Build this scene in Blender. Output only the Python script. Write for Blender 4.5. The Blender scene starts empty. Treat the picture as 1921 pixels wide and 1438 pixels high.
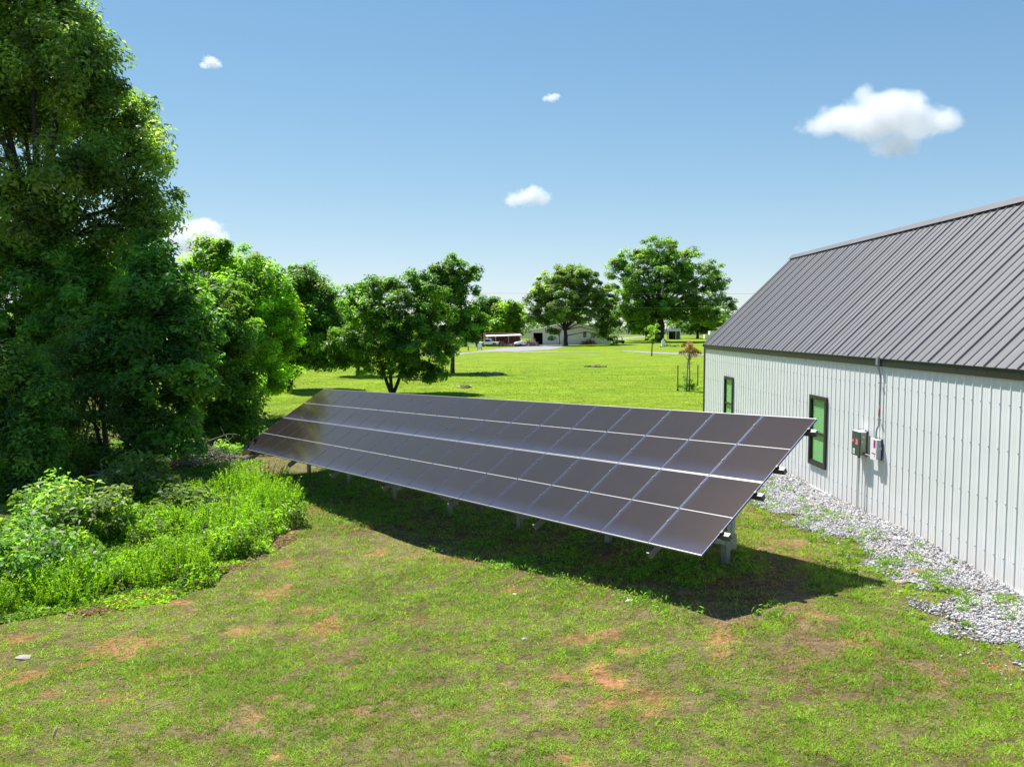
import bpy, bmesh, math, random
import numpy as np
from mathutils import Matrix, Vector

SC = bpy.context.scene
COL = SC.collection
rng = np.random.default_rng(7)
random.seed(7)
R = math.radians

# ------------------------------------------------------------------ camera
cam_d = bpy.data.cameras.new("camera")
cam = bpy.data.objects.new("camera", cam_d)
COL.objects.link(cam)
cam_d.sensor_width = 36.0
cam_d.lens = 29.53
cam_d.clip_start = 0.1
cam_d.clip_end = 20000
CAM_H = 4.321
cam.matrix_world = Matrix.Translation((0, 0, CAM_H)) @ Matrix.Rotation(R(90 - 3.73), 4, 'X') @ Matrix.Rotation(R(0.064), 4, 'Z')
SC.camera = cam

# ------------------------------------------------------------------ sky, sun, exposure
SUN_AZ, SUN_EL = -37.0, 62.0          # azimuth clockwise from +Y
world = bpy.data.worlds.new("World")
SC.world = world
world.use_nodes = True
wn = world.node_tree
bg = wn.nodes['Background']
sky = wn.nodes.new('ShaderNodeTexSky')
sky.sky_type = 'NISHITA'
sky.sun_disc = False
sky.sun_elevation = R(SUN_EL)
sky.sun_rotation = R(SUN_AZ % 360)
sky.altitude = 300
sky.air_density = 0.8
sky.dust_density = 0.0
sky.ozone_density = 4.0
SKY_K = 0.18                        # the photo's tone curve: bright low sky is held back
hs = wn.nodes.new('ShaderNodeHueSaturation'); hs.inputs['Saturation'].default_value = 1.14
vm = wn.nodes.new('ShaderNodeVectorMath'); vm.operation = 'MULTIPLY_ADD'
vm.inputs[1].default_value = (SKY_K,) * 3; vm.inputs[2].default_value = (1, 1, 1)
vd = wn.nodes.new('ShaderNodeVectorMath'); vd.operation = 'DIVIDE'
wn.links.new(sky.outputs[0], hs.inputs['Color'])
wn.links.new(hs.outputs[0], vm.inputs[0]); wn.links.new(hs.outputs[0], vd.inputs[0]); wn.links.new(vm.outputs[0], vd.inputs[1])
wn.links.new(vd.outputs[0], bg.inputs[0])
bg.inputs[1].default_value = 0.118
sun_d = bpy.data.lights.new("sun", 'SUN')
sun = bpy.data.objects.new("sun", sun_d)
COL.objects.link(sun)
sun_d.energy = 3.7
sun_d.angle = R(0.7)
sun_d.color = (1.0, 0.965, 0.91)
sdir = Vector((math.sin(R(SUN_AZ)) * math.cos(R(SUN_EL)), math.cos(R(SUN_AZ)) * math.cos(R(SUN_EL)), math.sin(R(SUN_EL))))
sun.rotation_euler = sdir.to_track_quat('Z', 'Y').to_euler()
sun.location = (0, 0, 60)
SC.view_settings.view_transform = 'Standard'
SC.view_settings.look = 'None'
SC.view_settings.gamma = 1
SC.view_settings.exposure = 1.25
SC.cycles.max_bounces = 10
SC.cycles.volume_bounces = 5
SC.cycles.transparent_max_bounces = 12

# ------------------------------------------------------------------ noise and terrain
def _h(ix, iy, s):
    v = np.sin(ix * 127.1 + iy * 311.7 + s * 74.7) * 43758.5453
    return v - np.floor(v)
def vnoise(x, y, s=0):
    ix = np.floor(x); iy = np.floor(y); fx = x - ix; fy = y - iy
    fx = fx * fx * (3 - 2 * fx); fy = fy * fy * (3 - 2 * fy)
    a = _h(ix, iy, s); b = _h(ix + 1, iy, s); c = _h(ix, iy + 1, s); d = _h(ix + 1, iy + 1, s)
    return (a * (1 - fx) + b * fx) * (1 - fy) + (c * (1 - fx) + d * fx) * fy
def fbm(x, y, s=0, o=4):
    t = 0; a = .5; n = 0
    for i in range(o):
        t = t + a * vnoise(x * 2 ** i + 13.7 * i, y * 2 ** i - 7.1 * i, s + i); n += a; a *= .55
    return t / n
def sm(v, a, b):
    k = np.clip((v - a) / (b - a), 0, 1)
    return k * k * (3 - 2 * k)
CT=[(3.3,12.5,-.17),(3.05,12.9,-.16),(.25,16.6,-.57),(-1.1,18.4,-.78),(-2.4,20.0,-.92),(-3.45,21.4,-.93),(-5,23.4,-1.0),(-6.05,24.8,-.97),
(3.88,15.15,.04),(2.0,17.6,-.21),(.18,20.0,-.54),(-1.7,22.45,-.69),(-3.6,24.9,-.81),(-5.44,27.35,-.77),(-7.3,29.8,-.83),
(8.4,8,0),(8.4,14,0),(8.4,22,0),(8.4,30,0),(8.4,36,0),(6.3,14,.05),(6.5,20,.06),(6.8,28,.03),(7,8,-.03),(12,20,0),(12,36,0),(12,8,0),
(4.5,8,-.3),(0,8,-.75),(-4,9,-1.0),(-8,11,-1.1),(0,3,-.75),(6,3,-.1),(-8,3,-1.0),(-6,17,-1.05),(-12,20,-1.1),(-18,24,-1.1),(-12,30,-.95),(-20,34,-1.0),
(-10,45,-.6),(0,34,-.35),(4,26,-.05),(4,40,-.1),(12,50,0),(-8,58,-.2),(-18,62,-.3),(4,62,0),(20,64,0),(-14,75,-.1),(4,80,0),(-30,80,0),(30,80,0),(-40,50,-.4),(-40,25,-1.0),(-30,5,-1.0),(30,40,0),(30,10,0)]
CT=np.array(CT)
def _U(r2): return np.where(r2>1e-9,.5*r2*np.log(np.maximum(r2,1e-9)),0)
S=10.
def _solve():
    P=CT[:,:2]/S;n=len(P)
    K=_U(((P[:,None]-P[None])**2).sum(-1))+np.eye(n)*.02
    A=np.zeros((n+3,n+3));A[:n,:n]=K;A[:n,n]=1;A[:n,n+1:]=P;A[n,:n]=1;A[n+1:,:n]=P.T
    return np.linalg.solve(A,np.r_[CT[:,2],0,0,0])
W=_solve()
def zt(x,y):
    x=np.asarray(x,float);y=np.asarray(y,float)
    P=CT[:,:2]/S;n=len(P)
    q=np.stack([np.clip(x,-45,40),np.clip(y,0,90)],-1)/S
    z=_U(((q[...,None,:]-P)**2).sum(-1))@W[:n]+W[n]+q@W[n+1:]
    r=np.maximum(np.maximum(np.abs(x)-30,0)/12,np.maximum(y-70,0)/20)
    k=np.clip(1-r,0,1);k=k*k*(3-2*k)
    return z*k

def gz(x, y):
    return zt(x, y) + 1.6 * sm(np.asarray(y, float), 150, 300) * sm(np.asarray(x, float), 10, 45)
def gzf(x, y): return float(gz(x, y))

# ------------------------------------------------------------------ tags
def tag(o, label=None, cat=None, group=None, kind=None):
    if label: o['label'] = label
    if cat: o['category'] = cat
    if group: o['group'] = group
    if kind: o['kind'] = kind
    return o
def empty(name, loc, rz=0.0, label=None, cat=None, group=None):
    o = bpy.data.objects.new(name, None)
    o.empty_display_size = .2
    COL.objects.link(o); o.location = loc; o.rotation_euler = (0, 0, rz)
    return tag(o, label, cat, group)

# ------------------------------------------------------------------ materials
def pmat(name, col, rough=.6, metal=0.0, spec=.5, noise=0, nscale=8, bump=0, col2=None):
    m = bpy.data.materials.new(name); m.use_nodes = True
    nt = m.node_tree; b = nt.nodes['Principled BSDF']
    b.inputs['Base Color'].default_value = (*col, 1)
    b.inputs['Roughness'].default_value = rough
    b.inputs['Metallic'].default_value = metal
    b.inputs['Specular IOR Level'].default_value = spec
    if noise or bump:
        tc = nt.nodes.new('ShaderNodeTexCoord')
        n = nt.nodes.new('ShaderNodeTexNoise'); n.inputs['Scale'].default_value = nscale
        n.inputs['Detail'].default_value = 6
        nt.links.new(tc.outputs['Object'], n.inputs['Vector'])
        if noise:
            r = nt.nodes.new('ShaderNodeMix'); r.data_type = 'RGBA'
            c2 = col2 or tuple(c * (1 - noise) for c in col)
            r.inputs[6].default_value = (*c2, 1); r.inputs[7].default_value = (*col, 1)
            mr = nt.nodes.new('ShaderNodeMapRange'); mr.inputs[1].default_value = .35; mr.inputs[2].default_value = .65
            nt.links.new(n.outputs[0], mr.inputs[0]); nt.links.new(mr.outputs[0], r.inputs[0])
            nt.links.new(r.outputs[2], b.inputs['Base Color'])
        if bump:
            bp = nt.nodes.new('ShaderNodeBump'); bp.inputs['Strength'].default_value = bump; bp.inputs['Distance'].default_value = .05
            nt.links.new(n.outputs[0], bp.inputs['Height']); nt.links.new(bp.outputs[0], b.inputs['Normal'])
    return m
def leafmat(name, rough=.5, trans=.3, spec=.35):
    m = bpy.data.materials.new(name); m.use_nodes = True
    nt = m.node_tree; b = nt.nodes['Principled BSDF']; out = nt.nodes['Material Output']
    at = nt.nodes.new('ShaderNodeAttribute'); at.attribute_name = 'Col'
    nt.links.new(at.outputs[0], b.inputs['Base Color'])
    b.inputs['Roughness'].default_value = rough; b.inputs['Specular IOR Level'].default_value = spec
    tr = nt.nodes.new('ShaderNodeBsdfTranslucent')
    mx = nt.nodes.new('ShaderNodeMix'); mx.data_type = 'RGBA'; mx.blend_type = 'MULTIPLY'; mx.inputs[0].default_value = 1
    nt.links.new(at.outputs[0], mx.inputs[6]); mx.inputs[7].default_value = (1.7, 1.6, .6, 1)
    nt.links.new(mx.outputs[2], tr.inputs[0])
    ms = nt.nodes.new('ShaderNodeMixShader'); ms.inputs[0].default_value = trans
    nt.links.new(b.outputs[0], ms.inputs[1]); nt.links.new(tr.outputs[0], ms.inputs[2])
    nt.links.new(ms.outputs[0], out.inputs[0])
    return m
M = {}
M['leaf'] = leafmat('leaf', .44, .58, .4)
M['grass'] = leafmat('grass_blade', .6, .38, .2)
M['bark'] = pmat('bark', (.10, .075, .055), .9, noise=.6, nscale=9, bump=.8)
M['bark_dark'] = pmat('dark_bark', (.06, .05, .042), .9, noise=.5, nscale=9, bump=.8)
M['deadwood'] = pmat('dead_wood', (.40, .35, .30), .9, noise=.5, nscale=14)
M['white_wall'] = pmat('white_wall', (.80, .805, .795), .42, spec=.4, noise=.05, nscale=1.5)
def splash(m):
    # rain splash: a thin irregular tan film on the lowest part of the panels
    nt = m.node_tree; b = nt.nodes['Principled BSDF']; src = b.inputs['Base Color'].links[0].from_socket
    tc = nt.nodes.new('ShaderNodeTexCoord'); sp = nt.nodes.new('ShaderNodeSeparateXYZ'); nt.links.new(tc.outputs['Object'], sp.inputs[0])
    n = nt.nodes.new('ShaderNodeTexNoise'); n.inputs['Scale'].default_value = 3; n.inputs['Detail'].default_value = 8; nt.links.new(tc.outputs['Object'], n.inputs['Vector'])
    a = nt.nodes.new('ShaderNodeMath'); a.operation = 'MULTIPLY_ADD'; nt.links.new(n.outputs[0], a.inputs[0]); a.inputs[1].default_value = -.75; nt.links.new(sp.outputs[2], a.inputs[2])
    r = nt.nodes.new('ShaderNodeMapRange'); r.inputs[1].default_value = .12; r.inputs[2].default_value = -.4; r.inputs[3].default_value = 0; r.inputs[4].default_value = .3; nt.links.new(a.outputs[0], r.inputs[0])
    x = nt.nodes.new('ShaderNodeMix'); x.data_type = 'RGBA'; nt.links.new(r.outputs[0], x.inputs[0]); nt.links.new(src, x.inputs[6]); x.inputs[7].default_value = (.50, .42, .31, 1); nt.links.new(x.outputs[2], b.inputs['Base Color'])
splash(M['white_wall'])
M['roof'] = pmat('roof_metal', (.175, .165, .165), .42, metal=.15, noise=.08, nscale=.9)
M['bronze'] = pmat('bronze_trim', (.024, .022, .021), .4)
M['black'] = pmat('black_frame', (.015, .015, .017), .35)
M['steel'] = pmat('galvanised_steel', (.30, .35, .345), .45, metal=.55, noise=.25, nscale=14)
M['steel_bright'] = pmat('bright_steel', (.62, .63, .62), .4, metal=.5)
M['rail'] = pmat('steel_rail', (.17, .17, .165), .45, metal=.4, noise=.2, nscale=9)
M['frame_light'] = pmat('aluminium_sky_sheen', (.24, .24, .25), .38, metal=.3)  # short ends of black frames, lightened: bright sky reflection put into the colour
M['frame_dark'] = pmat('aluminium_blue_sheen', (.045, .06, .11), .32, metal=.5)  # long sides of black frames, blue sky reflection put into the colour
M['clamp'] = pmat('black_clamp', (.02, .02, .022), .4)

# ------------------------------------------------------------------ mesh builders
class MB:
    def __init__(s): s.v = []; s.f = []; s.m = []; s.sm = []
    def add(s, vs, fs, mi=0, smooth=False):
        o = len(s.v); s.v += [tuple(float(c) for c in v) for v in vs]
        for f in fs:
            s.f.append(tuple(i + o for i in f)); s.m.append(mi); s.sm.append(smooth)
    def box(s, c, size, mi=0, mat=None):
        x, y, z = (k / 2 for k in size)
        vs = [Vector((sx * x, sy * y, sz * z)) for sz in (-1, 1) for sy in (-1, 1) for sx in (-1, 1)]
        if mat is not None: vs = [mat @ v for v in vs]
        vs = [v + Vector(c) for v in vs]
        s.add(vs, [(0, 2, 3, 1), (4, 5, 7, 6), (0, 1, 5, 4), (2, 6, 7, 3), (0, 4, 6, 2), (1, 3, 7, 5)], mi)
        return s
    def span(s, a, b, mi=0):
        a = Vector(a); b = Vector(b)
        return s.box((a + b) / 2, tuple(abs(k) for k in (b - a)), mi)
    def axes(s, o, ex, ey, ez, mi=0):   # box from a corner and three edge vectors
        o = Vector(o); ex = Vector(ex); ey = Vector(ey); ez = Vector(ez)
        vs = [o + ex * i + ey * j + ez * k for k in (0, 1) for j in (0, 1) for i in (0, 1)]
        fs = [(0, 2, 3, 1), (4, 5, 7, 6), (0, 1, 5, 4), (2, 6, 7, 3), (0, 4, 6, 2), (1, 3, 7, 5)]
        if ex.cross(ey).dot(ez) < 0: fs = [f[::-1] for f in fs]
        s.add(vs, fs, mi); return s
    def beam(s, p, q, w, h, up=(0, 0, 1), mi=0):
        p = Vector(p); q = Vector(q); d = (q - p); L = d.length; d.normalize()
        side = d.cross(Vector(up)).normalized(); u = side.cross(d).normalized()
        return s.axes(p - side * w / 2 - u * h / 2, d * L, side * w, u * h, mi)
    def tube(s, pts, radii, k=8, mi=0, cap=True, smooth=True):
        pts = [Vector(p) for p in pts]; n = len(pts)
        if not hasattr(radii, '__len__'): radii = [radii] * n
        vs = []; ref = None
        for i in range(n):
            d = (pts[min(i + 1, n - 1)] - pts[max(i - 1, 0)]).normalized()
            if ref is None:
                ref = d.orthogonal().normalized()
            ref = (ref - d * ref.dot(d))
            ref = ref.normalized() if ref.length > 1e-6 else d.orthogonal().normalized()
            b = d.cross(ref)
            for j in range(k):
                a = 2 * math.pi * j / k
                vs.append(pts[i] + (ref * math.cos(a) + b * math.sin(a)) * radii[i])
        fs = [(i * k + j, i * k + (j + 1) % k, (i + 1) * k + (j + 1) % k, (i + 1) * k + j) for i in range(n - 1) for j in range(k)]
        if cap:
            fs.append(tuple(range(k - 1, -1, -1))); fs.append(tuple((n - 1) * k + j for j in range(k)))
        s.add(vs, fs, mi, smooth); return s
    def cyl(s, p, q, r, k=12, mi=0): return s.tube([p, q], [r, r], k, mi, True, False)
    def build(s, name, mats, parent=None, loc=None):
        me = bpy.data.meshes.new(name); me.from_pydata(s.v, [], s.f)
        if not isinstance(mats, (list, tuple)): mats = [mats]
        for m in mats: me.materials.append(m)
        me.polygons.foreach_set('material_index', s.m); me.polygons.foreach_set('use_smooth', s.sm)
        me.update()
        o = bpy.data.objects.new(name, me); COL.objects.link(o)
        if parent is not None: o.parent = parent
        if loc is not None: o.location = loc
        return o
def np_mesh(name, V, F, mats, col=None, parent=None, loc=None, smooth=False):
    V = np.ascontiguousarray(V, dtype=np.float32); F = np.ascontiguousarray(F, dtype=np.int32)
    me = bpy.data.meshes.new(name); nf, k = F.shape
    me.vertices.add(len(V)); me.vertices.foreach_set('co', V.ravel())
    me.loops.add(nf * k); me.loops.foreach_set('vertex_index', F.ravel())
    me.polygons.add(nf); me.polygons.foreach_set('loop_start', np.arange(0, nf * k, k, dtype=np.int32))
    try: me.polygons.foreach_set('loop_total', np.full(nf, k, dtype=np.int32))
    except Exception: pass
    if smooth: me.polygons.foreach_set('use_smooth', np.ones(nf, dtype=bool))
    if col is not None:
        a = me.attributes.new('Col', 'FLOAT_COLOR', 'POINT')
        c4 = np.ones((len(V), 4), np.float32); c4[:, :3] = col
        a.data.foreach_set('color', c4.ravel())
    if not isinstance(mats, (list, tuple)): mats = [mats]
    for m in mats: me.materials.append(m)
    me.update(calc_edges=True); me.validate()
    o = bpy.data.objects.new(name, me); COL.objects.link(o)
    if parent is not None: o.parent = parent
    if loc is not None: o.location = loc
    return o
def unit(a): return a / np.maximum(np.linalg.norm(a, axis=-1, keepdims=True), 1e-9)
def leaves(C, nrm, L, Wd, col):
    """C centres, nrm normals, L half length, Wd half width -> quads folded along the midrib"""
    n = len(C); nrm = unit(nrm)
    d = unit(np.cross(nrm, unit(rng.normal(size=(n, 3)))))
    sd = np.cross(nrm, d)
    L = np.broadcast_to(np.asarray(L, float), (n,))[:, None]; Wd = np.broadcast_to(np.asarray(Wd, float), (n,))[:, None]
    V = np.stack([C - d * L, C + sd * Wd + nrm * Wd * .35 - d * L * .1, C + d * L - nrm * L * .25, C - sd * Wd + nrm * Wd * .35 - d * L * .1], 1).reshape(-1, 3)
    F = np.arange(4 * n).reshape(n, 4)
    return V, F, np.repeat(col, 4, 0)
def blades(P, h, w, lean, col, seg=1):
    """grass blades: 1 seg = one triangle, 2 = bent blade of a quad and a triangle (as two quads sharing a tip edge)"""
    n = len(P); a = rng.uniform(0, 2 * np.pi, n); c, s = np.cos(a), np.sin(a)
    side = np.stack([c, s, 0 * a], 1); b = rng.uniform(0, 2 * np.pi, n)
    ld = np.stack([np.cos(b), np.sin(b), 0 * b], 1)
    h = h[:, None]; w = w[:, None]; lean = lean[:, None]; up = np.array([[0, 0, 1.]])
    tip = P + up * h * (1 - .25 * lean) + ld * h * lean
    if seg == 1:
        V = np.stack([P - side * w, P + side * w, tip], 1).reshape(-1, 3)
        return V, np.arange(3 * n).reshape(n, 3), np.repeat(col, 3, 0)
    mid = P + up * h * .6 + ld * h * lean * .35
    V = np.stack([P - side * w, P + side * w, mid + side * w * .7, mid - side * w * .7, tip + side * w * .12, tip - side * w * .12], 1).reshape(-1, 3)
    o = (np.arange(n) * 6)[:, None]
    F = np.concatenate([o + np.array([[0, 1, 2, 3]]), o + np.array([[3, 2, 4, 5]])], 0)
    return V, F, np.repeat(col, 6, 0)
# ------------------------------------------------------------------ ground
# worn patches of bare soil: x, y, radius x, radius y, strength
SOIL = [(-3.35,14.4,.75,.5,1),(-1.06,12.5,.35,.35,1),(-2.86,9.95,.35,.2,1.2),(-3.46,11.04,.2,.2,.8),(-2.3,10.9,.3,.3,.4),(3.14,12.1,.45,.35,.9),(2.9,11.7,.3,.2,.6),
 (5.51,13.8,.3,.22,1.2),(4.53,12.5,.3,.2,.8),(-7.9,12.9,1.0,.9,1.7),(-8.6,14.2,.8,.5,1.2),(-5.44,12.9,.5,.25,1.0),(-5.66,11.9,.6,.3,.6),(-3.85,15.5,.4,.3,.7),(-1.79,14.6,.4,.3,.4),(1.15,12.7,.4,.25,.8),
 (1.87,12.0,.28,.16,.8),(2.75,11.4,.3,.18,.7),(.74,11.4,.35,.2,.8),(-3.5,11.7,.35,.3,.5),(6.3,10.6,.7,.35,.9),(5.0,11.7,.4,.3,.7),(-6.6,13.9,1.2,.5,.8),(-4.8,16.8,.6,.5,.8),(-5.3,19,.35,.9,.8),
 (4.3,14.6,.7,.5,.4),(5.2,16.6,1.0,1.3,.8),(5.3,18.9,.8,1.2,.7),(2.4,16.6,1.1,.8,.7),(.4,19,1.1,1.0,.8),(-1.6,21.7,1,1,.8),(-3.4,24.2,1.2,1.2,.8),(1.2,16.2,.8,.5,.7),(-.9,18.6,.7,.7,.5),(-6,27.5,1,1,.6),(3.4,14.4,.8,.6,.9),
 (-2.2,18.9,.5,.5,.6),(-3.2,21.0,.5,.6,.7),(.0,15.3,.5,.3,.5),(-9.5,30.5,1.2,1.2,.6),(-12,29,2,1.5,.7),(-13.5,31,2.5,2.5,.9),(-13,26,2,3,.8),(-9.0,34,1.5,1.5,.4)]
def soil_at(x, y):
    n = fbm(x * 1.9, y * 1.9, 5) - .5
    s = np.zeros_like(x)
    for (cx, cy, rx, ry, k) in SOIL:
        d = np.sqrt(((x - cx) / rx) ** 2 + ((y - cy) / ry) ** 2)
        s = np.maximum(s, .74 * k * sm(1.0 - d + n * 2.8, .1, .8))
    s = np.maximum(s, .8 * sm(fbm(x * .9, y * .9, 21) + .5 * n, .72, .86))
    return np.clip(s, 0, 1)
def green_at(x, y):
    g = .5 * fbm(x * .32, y * .32, 2) + .32 * fbm(x * 1.3, y * 1.3, 3) + .18 * fbm(x * 4, y * 4, 4)
    g = g + .09 * sm(-x, -2, 6) * sm(y, 8, 14) + .05 * sm(9.5 - y, -3, 3)
    return sm(g, .25, .50)
GREEN = np.array([.185, .325, .022]); OLIVE = np.array([.19, .25, .04]); STRAW = np.array([.37, .265, .155]); RED = np.array([.35, .155, .075]); DUFF = np.array([.185, .125, .068])
FARG = np.array([.15, .26, .010]); FARY = np.array([.225, .285, .022])
def ground_col(x, y):
    g = green_at(x, y); s = soil_at(x, y)
    f = fbm(x * 2.7, y * 2.7, 9)
    c = (STRAW * .62)[None] * (1 - f)[:, None] + DUFF[None] * f[:, None]
    c = c * (1 - .45 * g)[:, None] + (np.array([.075, .095, .025]))[None] * (.45 * g)[:, None]
    rr = RED[None] * (.75 + .5 * fbm(x * 3, y * 3, 12))[:, None]
    dk = sm(-x * .0 + (y - 15.5) - .0 * x + .75 * (x - 2), 0, 3)[:, None] * .5     # soil turns darker and browner under and beyond the array
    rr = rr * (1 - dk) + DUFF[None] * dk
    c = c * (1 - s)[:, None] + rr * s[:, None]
    k = sm(y + 3 * (fbm(x * .2, y * .2, 31) - .5) + .9 * x, 22, 37) * sm(y, 22, 30)
    fg = fbm(x * .12, y * .25, 40)[:, None]
    fc = FARG[None] * (1 - fg) + FARY[None] * fg
    left = (sm(-x, 8, 13) * sm(60 - y, 0, 20))[:, None]                    # leaf litter below the trees
    fc = fc * (1 - .55 * left) + (np.array([.12, .13, .035]))[None] * .55 * left
    c = c * (1 - k)[:, None] + fc * k[:, None]
    w = sm(np.hypot(x, y), 260, 520)[:, None]                             # mixed fields and woods of the country beyond
    return c * (1 - w) + np.array([[.085, .105, .06]]) * w
def axis(lo, a, b, hi, st, grow=1.16):
    m = list(np.arange(a, b + 1e-6, st)); u = []; p = b; d = st
    while p < hi: d *= grow; p += d; u.append(p)
    l = []; p = a; d = st
    while p > lo: d *= grow; p -= d; l.append(p)
    return np.array(l[::-1] + m + u)
gx = axis(-4000, -16, 12, 4000, .16); gy = axis(-40, 3, 38, 6000, .16, 1.1)
X, Y = np.meshgrid(gx, gy); x = X.ravel(); y = Y.ravel()
z = gz(x, y) + (fbm(x * .8, y * .8, 50) - .5) * .09 * sm(60 - y, 0, 20) * sm(y, -5, 4) * (np.abs(x) < 30)
nx, ny = len(gx), len(gy)
i = np.arange((ny - 1) * nx).reshape(ny - 1, nx)[:, :-1].ravel()
F = np.stack([i, i + 1, i + nx + 1, i + nx], 1)
def ground_mat(name, nsc=9):
    m = bpy.data.materials.new(name); m.use_nodes = True; nt = m.node_tree; b = nt.nodes['Principled BSDF']
    b.inputs['Roughness'].default_value = .95; b.inputs['Specular IOR Level'].default_value = .1
    at = nt.nodes.new('ShaderNodeAttribute'); at.attribute_name = 'Col'
    tc = nt.nodes.new('ShaderNodeTexCoord'); mp = nt.nodes.new('ShaderNodeMapping'); mp.inputs['Scale'].default_value = (.55, 1.0, 1)
    nt.links.new(tc.outputs['Object'], mp.inputs[0])
    prev = at.outputs[0]
    for sc_, amt in ((.35, .5), (2.2, .6), (14, .9)):
        n = nt.nodes.new('ShaderNodeTexNoise'); n.inputs['Scale'].default_value = sc_; n.inputs['Detail'].default_value = 5; n.inputs['Roughness'].default_value = .65
        nt.links.new(mp.outputs[0], n.inputs['Vector'])
        mr = nt.nodes.new('ShaderNodeMapRange'); mr.inputs[1].default_value = .3; mr.inputs[2].default_value = .7
        mr.inputs[3].default_value = 1 - amt * .6; mr.inputs[4].default_value = 1 + amt * .5
        nt.links.new(n.outputs[0], mr.inputs[0])
        mx = nt.nodes.new('ShaderNodeVectorMath'); mx.operation = 'SCALE'
        nt.links.new(prev, mx.inputs[0]); nt.links.new(mr.outputs[0], mx.inputs['Scale']); prev = mx.outputs[0]
    nt.links.new(prev, b.inputs['Base Color'])
    bp = nt.nodes.new('ShaderNodeBump'); bp.inputs['Strength'].default_value = .6; bp.inputs['Distance'].default_value = .06
    nt.links.new(n.outputs[0], bp.inputs['Height']); nt.links.new(bp.outputs[0], b.inputs['Normal'])
    return m
M['ground'] = ground_mat('lawn_ground')
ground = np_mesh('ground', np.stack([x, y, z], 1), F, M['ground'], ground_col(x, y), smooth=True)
tag(ground, kind='structure')
def gzn(x, y):
    x = np.asarray(x, float); y = np.asarray(y, float)
    return gz(x, y) + (fbm(x * .8, y * .8, 50) - .5) * .09 * sm(60 - y, 0, 20) * sm(y, -5, 4) * (np.abs(x) < 30)
def gzs(x, y): return float(gzn(np.array([x]), np.array([y]))[0])

# gravel strip along the wall
WALLX = lambda yy: 8.4335 - .00803 * yy
GB = np.array([(3, 6.6), (8, 6.7), (10.8, 6.72), (11.1, 6.4), (11.7, 6.3), (12.4, 6.75), (13.5, 6.95), (14.3, 6.72), (15.5, 6.55), (17.1, 6.5), (18.6, 6.4), (19.4, 5.95), (21.3, 6.1), (23, 6.25), (28, 6.7), (36, 7.0)])
def gedge(yy): return np.interp(yy, GB[:, 0], GB[:, 1]) + (fbm(yy * .9, yy * 0 + 3, 60) - .5) * .9
def gravel_cover(x, y):
    e = gedge(y); w = x - e
    c = sm(w + (fbm(x * 1.6, y * 1.6, 61) - .5) * 1.5 + (fbm(x * 5, y * 5, 64) - .5) * .6, -.15, .35)
    hole = sm(fbm(x * 1.1, y * 1.1, 62), .56, .66) * sm(1.3 - w, 0, .8)
    return np.clip(c - .8 * hole, 0, 1) * (x < WALLX(y)) * (y < 36) * (y > 10.4 + (fbm(x * 2, x * 0, 63) - .5))
ys = np.arange(3, 36, .1); ts = np.linspace(0, 1, 26)
YY, TT = np.meshgrid(ys, ts, indexing='ij'); XX = gedge(YY) + .25 + TT * (WALLX(YY) + .05 - gedge(YY) - .25)
xx, yy = XX.ravel(), YY.ravel()
n2 = len(ts); i = np.arange((len(ys) - 1) * n2).reshape(len(ys) - 1, n2)[:, :-1].ravel()
M['gravel'] = pmat('gravel_bed', (.33, .32, .32), .95, noise=.5, nscale=40, bump=.8)
gcov = gravel_cover(xx, yy)
keep = np.stack([gcov[i], gcov[i + 1], gcov[i + n2], gcov[i + n2 + 1]], 1).min(1) > .45
gs = np_mesh('gravel_strip', np.stack([xx, yy, gzn(xx, yy) + .014], 1), np.stack([i, i + 1, i + n2 + 1, i + n2], 1)[keep], M['gravel'])
tag(gs, kind='structure')
# loose stones
n = 200000
sy = np.exp(rng.uniform(np.log(10), np.log(36), n)); sx = rng.uniform(5.6, 8.42, n)
k = rng.uniform(0, 1, n) < gravel_cover(sx, sy) * .95 + .02 * sm(sx, 5.6, 6.6)
sx, sy = sx[k], sy[k]; n = len(sx)
oc = np.array([(1, 0, 0), (0, 1, 0), (-1, 0, 0), (0, -1, 0), (0, 0, 1), (0, 0, -1)], float)
fc = np.array([(0, 1, 4), (1, 2, 4), (2, 3, 4), (3, 0, 4), (1, 0, 5), (2, 1, 5), (3, 2, 5), (0, 3, 5)])
size = rng.gamma(4, .0037, n) * (1 + .025 * np.maximum(sy - 12, 0))
ang = rng.uniform(0, 6.28, n); ca, sa = np.cos(ang)[:, None], np.sin(ang)[:, None]
V = oc[None] * size[:, None, None] * rng.uniform(.55, 1.25, (n, 6, 1)) * np.array([1.15, .85, .6])
V = V + rng.normal(0, .18, (n, 6, 3)) * size[:, None, None]
V = np.stack([V[..., 0] * ca - V[..., 1] * sa, V[..., 0] * sa + V[..., 1] * ca, V[..., 2]], -1)
V += np.stack([sx, sy, gzn(sx, sy) + .012 + size * .45], 1)[:, None]
base = rng.normal(.385, .13, n).clip(.08, .68); tint = np.stack([base * 1.0, base * .99, base * 1.0], 1)
warm = rng.uniform(0, 1, n) < .06; tint[warm] *= np.array([1, .72, .55])
M['stone'] = leafmat('pale_stone', .85, 0.0, .2)
st = np_mesh('gravel_stones', V.reshape(-1, 3), (fc[None] + (np.arange(n) * 6)[:, None, None]).reshape(-1, 3), M['stone'], np.repeat(tint, 6, 0))
tag(st, 'pale grey crushed gravel along the foot of the white metal wall', 'gravel', kind='stuff')

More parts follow.
